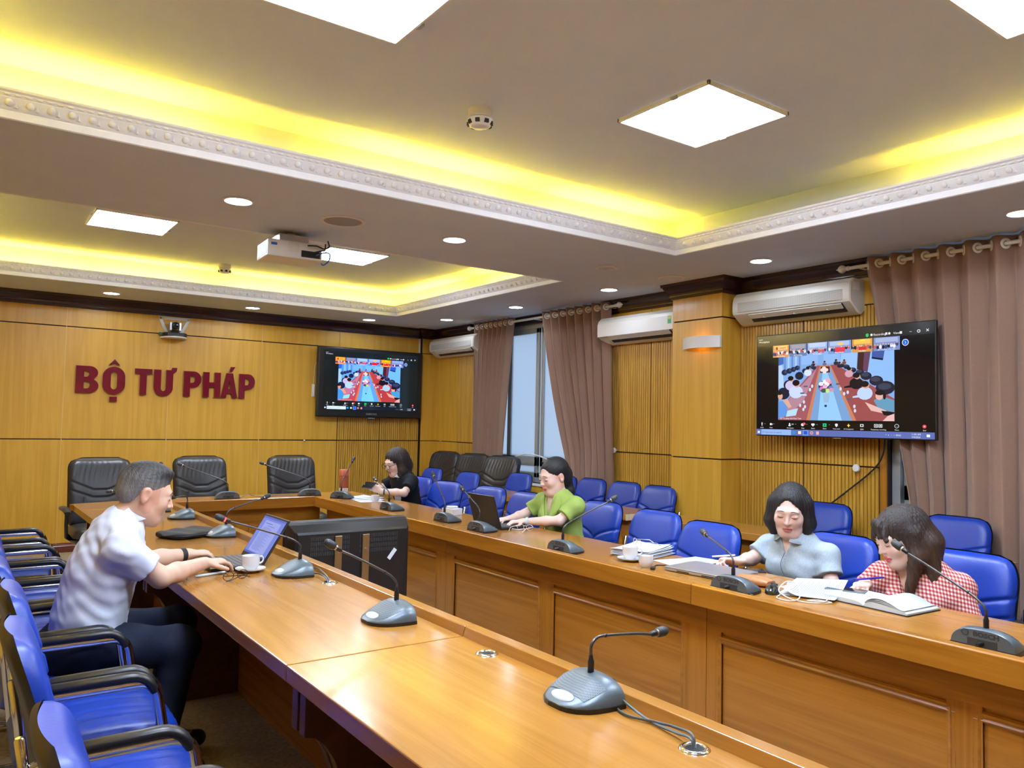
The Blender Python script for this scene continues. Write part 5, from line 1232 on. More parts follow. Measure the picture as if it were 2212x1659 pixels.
m.rings(R, True, True); s = m.build('body', noisy('neoprene', (.010,.011,.013,1), (.018,.019,.022,1), 150, .75, bump=.2), t, smooth=50)
MB().tube([(x, -.128*((1-abs(x/.19)**6)**.5*.9+.1), .021) for x in (-.18+.36*k/20 for k in range(21))], .003, 6).build('zip', 'blackplastic', t, smooth=60)
MB().box((.02,-.1245,.026), (.07,-.119,.031)).build('red_tag', mat('redtag', (.5,.03,.05,1), .5), t)

# ================================================================== FLOOR TELEVISION SEEN FROM BEHIND
mat('brassy', (.38,.27,.13,1), .3, .8)
t = thing('floor_television', 'black television seen from behind on a low stand between the tables', 'television', (1.885, 4.2, 0))
w, zb, zt_ = .365, .40, .90
m = MB(); R = []
for y, kx, dz in ((-.085,.90,.06), (-.08,.94,.045), (-.03,.985,.012), (-.005,1,0), (.03,1,0)): R.append([(-w*kx,y,zb+dz), (w*kx,y,zb+dz), (w*kx,y,zt_-dz), (-w*kx,y,zt_-dz)])
m.rings(R[::-1], True, True); m.build('rear_housing', 'blackplastic', t, bevel=.008, seg=2)
MB().box((-w-.004,.028,zb-.004), (w+.004,.045,zt_+.004)).build('front_frame', 'blackplastic', t, bevel=.004); MB().box((-w+.02,.0445,zb+.02), (w-.02,.0462,zt_-.02)).build('screen', 'screenblack', t)
v = MB().box((-.008,-.0875,-.001), (.008,-.0845,.001)); 
for x0, x1 in ((-.26,-.03), (.03,.27)):
    m = MB(); n = 22
    for r_ in range(4):
        for i in range(n):
            x = x0+(x1-x0)*(i+.5)/n; zc = zt_-.085-.028*r_
            m.box((x-.003,-.0868,zc-.010), (x+.003,-.0846,zc+.010))
    o = m.build('vent_slots', 'acdark', t); o['kind'] = 'stuff'
for x in (-.10, .065):
    b = MB().box((x-.021,-.098,zb-.02), (x+.021,-.086,zt_-.075)).build('mounting_rail', 'brassy', t, bevel=.002)
    MB().lathe([(.001,0), (.009,0), (.009,.006), (.001,.006)], 10, M=Matrix.Translation((x,-.098,zt_-.16)) @ Matrix.Rotation(PI/2, 4, 'X')).build('bolt', 'steel', b)
MB().box((-.055,0,-.001), (.055,.0,.001))
st = MB().box((-.035,-.012,0), (.035,.012,.0012), Matrix.Translation((.235,-.0865,zt_-.20)) @ Matrix.Rotation(-.9, 4, 'Y') @ Matrix.Rotation(PI/2, 4, 'X')).build('barcode_label', 'paper', t)
MB().box((-.352,-.05,zt_-.17), (-.330,-.049,zt_-.10)).build('rating_label', 'paper', t)
for s in (-.2,.2): MB().box((s-.025,-.03,.03), (s+.025,.03,.42)).build('stand_post', 'blackplastic', t, bevel=.004)
MB().box((-.32,-.19,0), (.32,.19,.03)).build('stand_base', 'blackplastic', t, bevel=.006)
# cables on the carpet below the left-hand table
o = MB().tube(smooth_path([(1.15,5.9,.012), (1.22,6.1,.012), (1.10,6.3,.02), (1.30,6.42,.012), (1.0,6.35,.012), (.9,6.1,.012)]), .006, 6).build('floor_cable', 'blackmatte', smooth=60); tag(o, 'black cable lying on the carpet below the left-hand table', 'cable')
# ================================================================== PEOPLE
def V(*a): return np.array(a if len(a) > 1 else a[0], float)
def nrm(v): v = np.asarray(v, float); return v/np.linalg.norm(v)
class Field:
    """smooth union of tapered limbs and ellipsoids sampled on a grid, meshed with surface nets"""
    def __init__(s, lo, hi, h):
        s.lo = V(lo); s.h = h; s.n = np.ceil((V(hi)-s.lo)/h).astype(int)+1
        s.F = np.full(s.n, .08, np.float32)
    def block(s, lo, hi):
        a = np.clip(np.floor((lo-s.lo)/s.h).astype(int), 0, s.n-1); b = np.clip(np.ceil((hi-s.lo)/s.h).astype(int)+1, 1, s.n)
        if (b <= a).any(): return None
        sl = tuple(slice(i, j) for i, j in zip(a, b))
        ax = [(s.lo[i]+s.h*np.arange(a[i], b[i])).astype(np.float32) for i in range(3)]
        return sl, np.meshgrid(*ax, indexing='ij', sparse=True)
    def merge(s, sl, d, k, op):
        f = s.F[sl]
        if op == 'sub':
            d = -d; hh = np.maximum(k-np.abs(f-d), 0)/k if k else 0; s.F[sl] = np.maximum(f, d)+hh*hh*k/4
        else:
            hh = np.maximum(k-np.abs(f-d), 0)/k; s.F[sl] = np.minimum(f, d)-hh*hh*k/4
    def cap(s, a, b, r1, r2=None, k=.02, flat=None, op='add'):
        a, b = V(a), V(b); r2 = r1 if r2 is None else r2; R = max(r1, r2)+k+s.h*3
        q = s.block(np.minimum(a, b)-R, np.maximum(a, b)+R)
        if q is None: return
        sl, (X, Y, Z) = q; ab = b-a; L2 = max(ab @ ab, 1e-9)
        px, py, pz = X-a[0], Y-a[1], Z-a[2]
        t = np.clip((px*ab[0]+py*ab[1]+pz*ab[2])/L2, 0, 1)
        px, py, pz = px-t*ab[0], py-t*ab[1], pz-t*ab[2]
        d2 = px*px+py*py+pz*pz
        if flat is not None:
            n, f = nrm(flat[0]), flat[1]; dn = px*n[0]+py*n[1]+pz*n[2]; d2 = d2+(f*f-1)*dn*dn
        s.merge(sl, np.sqrt(d2)-(r1+(r2-r1)*t), k, op)
    def ell(s, c, axes, rad, k=.015, op='add', noise=0):
        c = V(c); R = max(rad)+k+s.h*3; q = s.block(c-R, c+R)
        if q is None: return
        sl, (X, Y, Z) = q; p = (X-c[0], Y-c[1], Z-c[2]); k0 = 0; k1 = 0
        for ax, r in zip(axes, rad):
            u = p[0]*ax[0]+p[1]*ax[1]+p[2]*ax[2]; k0 = k0+(u/r)**2; k1 = k1+(u/(r*r))**2
        k0 = np.sqrt(k0); s.merge(sl, (k0*(k0-1)/np.maximum(np.sqrt(k1), 1e-6)).astype(np.float32), k, op)
    def clip(s, p, n, rad):
        """remove what lies beyond the plane (p, n) within rad of p"""
        p, n = V(p), nrm(n); q = s.block(p-rad, p+rad)
        if q is None: return
        sl, (X, Y, Z) = q; d = (X-p[0])*n[0]+(Y-p[1])*n[1]+(Z-p[2])*n[2]
        r = np.sqrt((X-p[0])**2+(Y-p[1])**2+(Z-p[2])**2)
        s.F[sl] = np.where(r < rad, np.maximum(s.F[sl], d), s.F[sl])
    def wedge(s, p, r, f, u, slope, y0=0.0):
        """cut a V-shaped neckline: apex p, right r, forward f, up u"""
        p = V(p); q = s.block(p-.25, p+.25)
        sl, (X, Y, Z) = q; o = (X-p[0], Y-p[1], Z-p[2])
        x = o[0]*r[0]+o[1]*r[1]+o[2]*r[2]; y = o[0]*f[0]+o[1]*f[1]+o[2]*f[2]; z = o[0]*u[0]+o[1]*u[1]+o[2]*u[2]
        d = np.maximum(np.maximum((np.abs(x)-z*slope)*.8, y0-y), z-.24); s.F[sl] = np.maximum(s.F[sl], -d)
    def ripple(s, amp, sc, seed, dirn=None):
        rnd = np.random.RandomState(seed); q = s.block(s.lo, s.lo+s.h*s.n); sl, (X, Y, Z) = q; w = 0
        for i in range(5):
            d = nrm(rnd.normal(size=3)) if dirn is None else nrm(V(dirn)+rnd.normal(size=3)*.35)
            fr = sc*(.6+.9*rnd.rand()); ph = rnd.rand()*6.28
            w = w+np.sin((X*d[0]+Y*d[1]+Z*d[2])*fr+ph+1.7*np.sin((X*d[1]+Y*d[2]-Z*d[0])*fr*.45+ph*2))
        s.F += (amp*w/2.2).astype(np.float32)
    def mesh(s):
        F = s.F; S_ = F < 0; nx, ny, nz = F.shape
        c = np.zeros((nx-1, ny-1, nz-1), np.int8)
        for i in (0,1):
            for j in (0,1):
                for k in (0,1): c += S_[i:nx-1+i, j:ny-1+j, k:nz-1+k]
        act = (c > 0) & (c < 8); idx = np.argwhere(act); ids = np.full(act.shape, -1, np.int32); ids[act] = np.arange(len(idx))
        acc = np.zeros((len(idx), 3)); cnt = np.zeros(len(idx)); I, J, K = idx.T
        corner = [(i, j, k) for i in (0,1) for j in (0,1) for k in (0,1)]
        val = {q: F[I+q[0], J+q[1], K+q[2]] for q in corner}
        for p in corner:
            for ax in range(3):
                if p[ax]: continue
                q = list(p); q[ax] = 1; q = tuple(q); a, b = val[p], val[q]; m = (a < 0) != (b < 0)
                t = np.where(m, a/np.where(a == b, 1, a-b), 0); pt = np.tile(V(p), (len(idx), 1)); pt[:, ax] += t
                acc[m] += pt[m]; cnt[m] += 1
        v = s.lo+s.h*(idx+acc/cnt[:, None]); faces = []
        for ax in range(3):
            o1, o2 = [(1,2),(2,0),(0,1)][ax]
            a = S_.take(range(0, F.shape[ax]-1), ax); b = S_.take(range(1, F.shape[ax]), ax); e = np.argwhere(a != b)
            e = e[(e[:, o1] > 0) & (e[:, o2] > 0) & (e[:, o1] < F.shape[o1]-1) & (e[:, o2] < F.shape[o2]-1)]
            ins = a[tuple(e.T)]
            def cell(d1, d2): g = e.copy(); g[:, o1] -= d1; g[:, o2] -= d2; return ids[tuple(g.T)]
            Q = np.stack([cell(1,1), cell(0,1), cell(0,0), cell(1,0)], 1); Q[~ins] = Q[~ins][:, ::-1]; faces.append(Q)
        return v, np.concatenate(faces)
def field_obj(name, fld, parent, mats, colfn=None, relax=1):
    v, f = fld.mesh()
    if relax:
        for _ in range(relax):
            acc = np.zeros_like(v); n = np.zeros(len(v))
            for a, b in ((0,1),(1,2),(2,3),(3,0)):
                np.add.at(acc, f[:, a], v[f[:, b]]); np.add.at(acc, f[:, b], v[f[:, a]]); np.add.at(n, f[:, a], 1); np.add.at(n, f[:, b], 1)
            v = v*.5+.5*acc/np.maximum(n, 1)[:, None]
    w = v-V(parent.location)
    me = bpy.data.meshes.new(name); me.vertices.add(len(v)); me.vertices.foreach_set('co', w.ravel().astype(np.float32))
    me.loops.add(len(f)*4); me.loops.foreach_set('vertex_index', f.ravel().astype(np.int32)); me.polygons.add(len(f))
    me.polygons.foreach_set('loop_start', np.arange(0, len(f)*4, 4, dtype=np.int32)); me.update(calc_edges=True); me.validate()
    me.polygons.foreach_set('use_smooth', np.ones(len(me.polygons), bool)); me.materials.append(MATS[mats])
    if colfn is not None:
        ca = me.color_attributes.new('Col', 'FLOAT_COLOR', 'POINT'); ca.data.foreach_set('color', colfn(v).astype(np.float32).ravel())
    o = bpy.data.objects.new(name, me); C.objects.link(o); o.parent = parent
    o['verts'] = len(v); del o['verts']
    return o, v, f
def colmat(name, rough, sheen=0, bump=None, coat=0, sss=0):
    m = mat(name, (.8,.8,.8,1), rough, sheen=sheen, coat=coat); b = m.node_tree.nodes['Principled BSDF']
    a = N(m, 'ShaderNodeVertexColor', layer_name='Col'); L(m, a.outputs[0], b.inputs['Base Color'])
    if sss: b.inputs['Subsurface Weight'].default_value = sss; b.inputs['Subsurface Radius'].default_value = (.012,.005,.003)
    if bump:
        v = coords(m, bump[0], False); n = N(m, 'ShaderNodeTexNoise', Scale=bump[1], Detail=3); L(m, v, n.inputs['Vector'])
        bp = N(m, 'ShaderNodeBump'); bp.inputs['Strength'].default_value = bump[2]; bp.inputs['Distance'].default_value = .004; L(m, n.outputs[0], bp.inputs['Height']); L(m, bp.outputs[0], b.inputs['Normal'])
    return m
colmat('skin', .48)
colmat('hair', .55, bump=((1,1,.12), 260, .7))
noisy('shirtwhite', (.60,.66,.78,1), (.65,.70,.82,1), 40, .75, bump=.08)
noisy('trousers', (.010,.014,.030,1), (.016,.022,.042,1), 200, .8, bump=.1)
noisy('linengrey', (.30,.38,.44,1), (.40,.48,.54,1), 160, .85, bump=.2, vec=(1,1,.5))
noisy('greenjacket', (.30,.42,.085,1), (.34,.47,.105,1), 120, .8, bump=.1)
noisy('jacketblack', (.010,.011,.014,1), (.016,.017,.02,1), 150, .8, bump=.1)
noisy('blousewhite', (.70,.70,.68,1), (.76,.76,.74,1), 80, .8, bump=.1)
for q_ in ('trousers','jacketblack'): MATS[q_].node_tree.nodes['Principled BSDF'].inputs['Specular IOR Level'].default_value = .15
def gingham():
    m = mat('gingham', (.8,.8,.8,1), .85); b = m.node_tree.nodes['Principled BSDF']; v = coords(m, (1,1,1), False)
    sx = N(m, 'ShaderNodeSeparateXYZ'); L(m, v, sx.inputs[0]); outs = []
    ad = N(m, 'ShaderNodeMath', operation='SUBTRACT'); L(m, sx.outputs[1], ad.inputs[0]); L(m, sx.outputs[0], ad.inputs[1])
    ad2 = N(m, 'ShaderNodeMath', operation='MULTIPLY_ADD'); L(m, sx.outputs[0], ad2.inputs[0]); ad2.inputs[1].default_value = .35; L(m, sx.outputs[2], ad2.inputs[2])
    for src in (ad.outputs[0], ad2.outputs[0]):
        a = N(m, 'ShaderNodeMath', operation='MULTIPLY'); a.inputs[1].default_value = 58; L(m, src, a.inputs[0])
        f = N(m, 'ShaderNodeMath', operation='FRACT'); L(m, a.outputs[0], f.inputs[0]); g = N(m, 'ShaderNodeMath', operation='GREATER_THAN'); g.inputs[1].default_value = .5; L(m, f.outputs[0], g.inputs[0]); outs.append(g.outputs[0])
    su = N(m, 'ShaderNodeMath', operation='ADD'); L(m, outs[0], su.inputs[0]); L(m, outs[1], su.inputs[1]); hf = N(m, 'ShaderNodeMath', operation='MULTIPLY'); hf.inputs[1].default_value = .5; L(m, su.outputs[0], hf.inputs[0])
    r = ramp(m, [(.0,(.80,.74,.70,1)), (.4,(.62,.22,.20,1)), (.9,(.40,.030,.035,1))]); r.color_ramp.interpolation = 'CONSTANT'; L(m, hf.outputs[0], r.inputs[0]); L(m, r.outputs[0], b.inputs['Base Color'])
gingham()
def frame_of(f, roll=0):
    f = nrm(f); r = nrm(np.cross(f, V(0,0,1))); u = np.cross(r, f)
    return (r*math.cos(roll)+u*math.sin(roll)), f, (u*math.cos(roll)-r*math.sin(roll))
class Head:
    def __init__(s, c, f, sc=1.0, roll=0, female=True): s.c = V(c); s.r, s.f, s.u = frame_of(f, roll); s.s = sc; s.fem = female
    def w(s, x, y, z): return s.c+s.s*(s.r*x+s.f*y+s.u*z)
    def loc(s, P): d = (P-s.c)/s.s; return d @ s.r, d @ s.f, d @ s.u
    def E(s, fl, c, rad, k=.012, op='add'): fl.ell(s.w(*c), (s.r, s.f, s.u), [q*s.s for q in rad], k*s.s, op)
    def K(s, fl, a, b, r1, r2, k=.01): fl.cap(s.w(*a), s.w(*b), r1*s.s, r2*s.s, k*s.s)
    def add(s, fl):
        w = 1.0 if s.fem else 1.05
        s.E(fl, (0,-.014,.030), (.0735*w,.094,.084)); s.E(fl, (0,.028,-.022), (.061*w,.066,.080), .03)
        s.E(fl, (0,.030,-.066), (.050*w,.055,.044), .03); s.K(fl, (-.010,.070,-.096), (.010,.070,-.096), .017, .017, .03)
        for q in (-1,1):
            s.K(fl, (q*.048*w,-.004,-.050), (q*.026,.055,-.092), .018, .016, .03)
            s.E(fl, (q*.036,.062,-.026), (.024,.024,.022), .025)
        s.E(fl, (0,.080,.022), (.048,.014,.011), .02)
        for q in (-1,1): s.E(fl, (q*.031,.099,.003), (.017,.014,.0115), .012, 'sub')
        for q in (-1,1): s.E(fl, (q*.031,.081,.002), (.0165,.0125,.0115), .005)
        s.K(fl, (0,.090,.010), (0,.110,-.026), .0062 if s.fem else .0075, .0086 if s.fem else .0105, .010)
        for q in (-1,1): s.E(fl, (q*(.0095 if s.fem else .011),.098,-.029), (.0070,.009,.0062), .006)
        s.E(fl, (0,.0915,-.0555), (.021,.0095,.0052), .006); s.E(fl, (0,.0905,-.0655), (.0175,.0095,.0062), .006); s.E(fl, (0,.094,-.0605), (.022,.012,.0010), .003, 'sub')
        for q in (-1,1): s.E(fl, (q*.076*w,-.008,-.006), (.0085,.019,.031), .006); s.E(fl, (q*.083*w,-.004,-.004), (.006,.010,.018), .004, 'sub')
        for q in (-1,1): s.E(fl, (q*.074*w,-.006,-.030), (.006,.009,.010), .005)
    def color(s, P, col, skin, lips, blush=.25):
        x, y, z = s.loc(P); n = np.sqrt(x*x+y*y+z*z) < .16
        lp = n & (y > .074) & (((x/.0225)**2+((z+.0608)/.0118)**2) < 1); col[lp, :3] = lips
        ck = n & (y > .03); g = np.exp(-(((np.abs(x)-.036)/.022)**2+((z+.028)/.020)**2))*blush*ck
        col[:, :3] = col[:, :3]*(1-g[:, None])+np.array([.72,.30,.24])*g[:, None]
        er = n & (np.abs(x) > .066) & (z < .03); col[er, :3] = col[er, :3]*np.array([1.0,.82,.78])
        return col
def hand(fl, w, d, n, thumb, curl=(.35,.5,.35), sc=1.0, spread=.06, pinch=0):
    """w wrist, d finger direction, n palm normal, thumb +1/-1 side of d x n"""
    d = nrm(d); n = nrm(n-d*(n @ d)); s = np.cross(d, n)*thumb; w = V(w)
    fl.cap(w-d*.02, w+d*.025*sc, .025*sc, .028*sc, .015, flat=(n, 1.45)); fl.cap(w+d*.025*sc+s*.004, w+d*.068*sc+s*.004, .031*sc, .036*sc, .012, flat=(n, 2.25))
    tips = []
    for i, (off, ln) in enumerate(((.027,.070), (.0092,.078), (-.0092,.072), (-.0268,.057))):
        p = w+d*(.083-.006*abs(i-1.2))*sc+s*off*sc; a = nrm(d+s*spread*(1.5-i)*1.0); ang = 0; r = .0088 if i < 3 else .0078
        fl.cap(p-d*.022*sc, p, r*1.02*sc, r*sc, .006)
        for j, fr in enumerate((.44,.31,.25)):
            ang += curl[j]*(1+.12*i)*(1-pinch*(.5 if i == 0 else 0)); dr = a*math.cos(ang)+n*math.sin(ang); q = p+dr*ln*fr*sc
            fl.cap(p, q, r*sc*(1-.08*j), r*sc*(.94-.10*j), .0025); p = q
        tips.append(p)
    p = w+d*.022*sc+s*.026*sc+n*.006; a = nrm(d*.62+s*.72+n*(.25+.5*pinch))
    q = p+a*.040*sc; fl.cap(p-a*.012, q, .0125*sc, .0105*sc, .008); a2 = nrm(d*.9+s*(.28-.4*pinch)+n*(.30+.6*pinch)); q2 = q+a2*.030*sc; fl.cap(q, q2, .0105*sc, .0085*sc, .003)
    return tips, q2
def person(name, label, base, J, skin, lips, H, cloth, female, hairfn, hands, h=.0045, lower='trousers'):
    """J holds the joints in world coordinates; cloth(fl) etc. are added by the caller"""
    t = thing('person', label, 'person', base)
    pts = [v for q, v in J.items() if q != 'fwd']; lo = np.min(pts, 0)-.24; hi = np.max(pts, 0)+.24; hi[2] = H.c[2]+.16; lo[2] = 0
    fl = Field(lo, hi, h); torso(fl, J, 0, female)
    fl.cap(J['neck'], H.w(0,-.020,-.055), .054 if not female else .046, .050 if not female else .044, .03)
    for sd in 'LR':
        sh, el, wr = J['sh'+sd], J['el'+sd], J['wr'+sd]; k = .86 if female else 1.06
        fl.cap(sh, el, .046*k, .038*k, .02); fl.cap(el, el+(wr-el)*.35, .038*k, .037*k, .02); fl.cap(el+(wr-el)*.35, wr, .037*k, .0255*k, .02)
        hd = hands.get(sd)
        if hd: hand(fl, wr, *hd)
    legs(fl, J, 0); H.add(fl)
    def cf(P):
        c = np.ones((len(P), 4)); c[:, :3] = skin; rs = np.random.RandomState(3); c[:, :3] *= 1+.02*np.sin(P @ V(70,90,50))[:, None]; return H.color(P, c, skin, lips)
    body, bv, bf = field_obj('body', fl, t, 'skin', cf, 1)
    return t, body, bv, bf
def torso(fl, J, inf, female, k=.05):
    f = J['fwd']*1.0; a = [J['pel'], J['abd'], J['che'], J['upc']]
    R = (.146,.120,.134,.108) if female else (.150,.150,.158,.132)
    for i in range(3): fl.cap(a[i], a[i+1], R[i]+inf, R[i+1]+inf, k, flat=(f, 1.42 if female else 1.42))
    for sd in 'LR': fl.cap(J['upc']+V(0,0,.005), J['sh'+sd], (.066 if female else .072)+inf, (.042 if female else .050)+inf, .045, flat=(f, 1.15))
    fl.cap(J['upc'], J['neck'], .085+inf*.6, .056+inf*.3, .05)
def legs(fl, J, inf):
    for sd in 'LR':
        fl.cap(J['hi'+sd], J['kn'+sd], .086+inf, .062+inf, .03); fl.cap(J['kn'+sd], J['an'+sd], .060+inf, .040+inf, .02)
        fl.cap(J['an'+sd], J['an'+sd]+nrm(J['fwd']*V(1,1,0))*.15+V(0,0,-.045), .034, .024, .02)
def cloth_field(J, lo=None, hi=None, h=.005):
    P = [J[q] for q in ('pel','abd','che','upc','neck','shL','shR','elL','elR')]
    return Field(np.min(P, 0)-.26, np.max(P, 0)+.24, h)
def sleeves(fl, J, frac, r0, r1, k=.035):
    for sd in 'LR':
        sh, el = J['sh'+sd], J['el'+sd]; e = sh+(el-sh)*(frac+.03); fl.cap(sh, e, r0, r1, k)
def sleeve_clip(fl, J, frac):
    for sd in 'LR':
        sh, el = J['sh'+sd], J['el'+sd]; fl.clip(sh+(el-sh)*frac, el-sh, .085)
def face_lines(t, H, bv, bf, brow, lash, fem=True):
    from mathutils.bvhtree import BVHTree
    m = np.linalg.norm(bv-H.c, axis=1) < .2; keep = m[bf].all(1); bt = BVHTree.FromPolygons([Vector(p) for p in bv], [tuple(map(int, q)) for q in bf[keep]])
    b0 = Vector(t.location)
    def on(x, z, lift=.0006):
        o = Vector(H.w(x,.20,z)); r = bt.ray_cast(o, Vector(-H.f)); p = r[0] if r[0] else Vector(H.w(x,.08,z)); return tuple(p+Vector(H.f)*lift-b0)
    for q in (-1,1):
        P = [on(q*(.013+.036*i/7), .0235+.0055*math.sin(PI*(i+1.5)/9)-.004*(i/7)**2) for i in range(8)]
        MB().tube(P, [.0008,.0022,.0026,.0025,.0023,.0020,.0015,.0006] if not fem else [.0006,.0015,.0018,.0018,.0016,.0014,.001,.0005], 6, flat=(1,1)).build('eyebrow', brow, t, smooth=180)
        P = [on(q*(.0165+.0295*i/7), .0000-.0050*math.sin(PI*i/7)+.0015*i/7, .0004) for i in range(8)]
        MB().tube(P, [.0004,.0011,.0014,.0015,.0015,.0014,.0012,.0005], 6).build('eyelashes', lash, t, smooth=180)
        c = Vector(on(q*.0315, -.0028, -.0035)); MB().ball(tuple(c), .0045, 8, 6).build('eye', 'specblack', t, smooth=180)
    return on, bt
def collar(t, J, c, f, r, hgt, out, open_, drop, matn, tilt=0.0):
    rr, ff, uu = frame_of(f); c = V(c)-V(t.location); R = []
    n = 26
    for i in range(n+1):
        a = open_+(2*PI-2*open_)*i/n; e = min(1, abs(math.cos(a/2))**4*1.3)
        dr = ff*math.cos(a)+rr*math.sin(a); back = .5-.5*math.cos(a)
        def p(rad, z): return tuple(c+dr*rad*(1.0-.12*(1-back))+uu*z)
        R.append([p(r+.004, -.012), p(r-.002, hgt*(.55+.45*back)), p(r+.004, hgt*(.60+.45*back)+.004), p(r+out*(.7+.6*e), hgt*(.2*back)-.012-drop*e)])
    m = MB(); m.rings(R, False, False); return m.build('collar', matn, t, smooth=50, solid=.003)
def ring_on(t, name, p, d, r, w, th, matn):
    d = Vector(nrm(d)); M_ = Matrix.Translation(Vector(p)-Vector(t.location)) @ d.to_track_quat('Z', 'Y').to_matrix().to_4x4()
    return MB().lathe([(r,-w/2), (r+th,-w/2), (r+th,w/2), (r,w/2)], 20, M=M_, cap=False).build(name, matn, t, smooth=40), M_
def hair_obj(t, fl, base, tip, H, seed, strip=9, amp=.0016, tips=None, z0=.06, zw=.26):
    q = fl.block(fl.lo, fl.lo+fl.h*fl.n); sl, (X, Y, Z) = q
    o = (X-H.c[0], Y-H.c[1], Z-H.c[2]); x = o[0]*H.r[0]+o[1]*H.r[1]+o[2]*H.r[2]; y = o[0]*H.f[0]+o[1]*H.f[1]+o[2]*H.f[2]
    th = np.arctan2(x, y+.02); fl.F += (amp*(np.sin(th*strip*4+6*Z*seed)+.7*np.sin(th*strip*9+11*Z))).astype(np.float32)
    rs = np.random.RandomState(seed)
    def cf(P):
        a, b, c = H.loc(P); g = np.arctan2(a, b+.02); n = .5+.5*np.sin(g*47+9*P[:, 2])*np.sin(g*23+5)
        m = np.clip((z0-c)/zw, 0, 1)*(tips if tips is not None else .4); m = np.clip(m+.25*(n-.5), 0, 1)[:, None]
        col = np.ones((len(P), 4)); col[:, :3] = V(base)*(1-m)+V(tip)*m; return col
    return field_obj('hair', fl, t, 'hair', cf, 1)
def hfield(H, down=.1, h=.0042, ext=.17): return Field(H.c-V(ext,ext,ext+down), H.c+V(ext,ext,ext), h)
def shoes(t, J, matn='blackplastic'):
    for sd in 'LR':
        a = J['an'+sd]; d = nrm(J['fwd']*V(1,1,0)); fl = Field(a-V(.25,.25,.12), a+V(.25,.25,.08), .007)
        fl.cap(a-d*.04+V(0,0,-.045), a+d*.16+V(0,0,-.052), .042, .036, .02); fl.clip(V(a[0], a[1], .004), V(0,0,-1), .4); field_obj('shoe', fl, t, matn)

# ---------------------------------------------------------------- the man in white
SK_M = (.62,.40,.28); SK_W = (.74,.52,.42)
f0 = nrm(V(.93,-.03,.25))
J = dict(fwd=V(.94,-.02,-.34), pel=V(.480,3.54,.575), abd=V(.495,3.54,.70), che=V(.530,3.54,.845), upc=V(.565,3.54,.950), neck=V(.590,3.535,1.035),
         shR=V(.560,3.352,.955), shL=V(.575,3.725,.955), elR=V(.715,3.375,.825), wrR=V(.945,3.625,.823), elL=V(.74,3.80,.825), wrL=V(.935,3.865,.828),
         hiR=V(.47,3.45,.565), hiL=V(.47,3.63,.565), knR=V(.80,3.37,.545), knL=V(.86,3.69,.555), anR=V(.72,3.38,.10), anL=V(.80,3.68,.10))
H = Head(V(.672,3.53,1.150), V(.94,-.02,-.30), 1.06, 0, False)
hd = {'R': (V(.92,.38,-.03), V(.05,.05,-1), -1, (.30,.50,.35), 1.02), 'L': (V(.97,.20,-.04), V(0,.05,-1), 1, (.30,.50,.35), 1.02)}
t, body, bv, bf = person('person', 'man in a white short-sleeved shirt typing on a laptop at the left', (.455, 3.54, 0), J, SK_M, (.56,.31,.24), H, None, False, None, hd)
fl = cloth_field(J); torso(fl, J, .018, False); fl.cap(J['pel']+V(.0,0,-.03), J['abd'], .172, .168, .05, flat=(J['fwd'], 1.35))
sleeves(fl, J, .66, .060, .066); fl.ripple(.0030, 75, 4, (0.3,.1,.9)); sleeve_clip(fl, J, .66)
fl.cap(J['neck']+V(0,0,-.02), H.w(0,-.02,-.05), .060, .062, .01, op='sub'); fl.clip(V(.42,3.54,.505), V(-.25,0,-1), .4)
field_obj('shirt', fl, t, 'shirtwhite', None, 2)
collar(t, J, J['neck']+V(.006,0,.012), V(.80,-.02,.6), .068, .040, .026, .30, .034, 'shirtwhite')
fl = Field(V(.25,3.2,0), V(1.05,3.95,.75), .006); legs(fl, J, .016); fl.cap(J['hiL'], J['hiR'], .11, .11, .06); fl.cap(V(.40,3.48,.54), V(.40,3.60,.54), .10, .10, .05); fl.ripple(.003, 45, 9, (1,0,.5))
for sd in 'LR': fl.clip(J['an'+sd]+V(0,0,.0), V(0,0,-1), .13)
field_obj('trousers', fl, t, 'trousers', None, 1); shoes(t, J)
on, bt = face_lines(t, H, bv, bf, mat('browblack', (.018,.015,.014,1), .7), 'browblack', False)
fl = hfield(H, 0); H.E(fl, (0,-.016,.036), (.0800,.0955,.0860), .01); H.E(fl, (0,-.056,-.010), (.060,.046,.050), .02); H.E(fl, (0,.026,.095), (.052,.054,.023), .03)
H.E(fl, (0,.108,-.012), (.080,.060,.062), .006, 'sub'); H.E(fl, (0,.045,-.065), (.12,.080,.072), .008, 'sub')
for q in (-1,1): H.E(fl, (q*.088,-.004,-.016), (.022,.024,.036), .006, 'sub')
fl.clip(H.w(0,-.08,-.058), -H.u, .12)
o, hv, hf = hair_obj(t, fl, (.016,.016,.018), (.34,.33,.33), H, 3, 31, .0008, .62, .085, .09)
o_, M_ = ring_on(t, 'wristwatch', J['wrL']-nrm(J['wrL']-J['elL'])*.03, J['wrL']-J['elL'], .029, .022, .004, 'blackmatte')
MB().box((-.018,-.034,-.016), (.018,-.026,.016), M_ @ Matrix.Rotation(PI*.5, 4, 'Z')).build('watch_face', 'screenblack', o_)

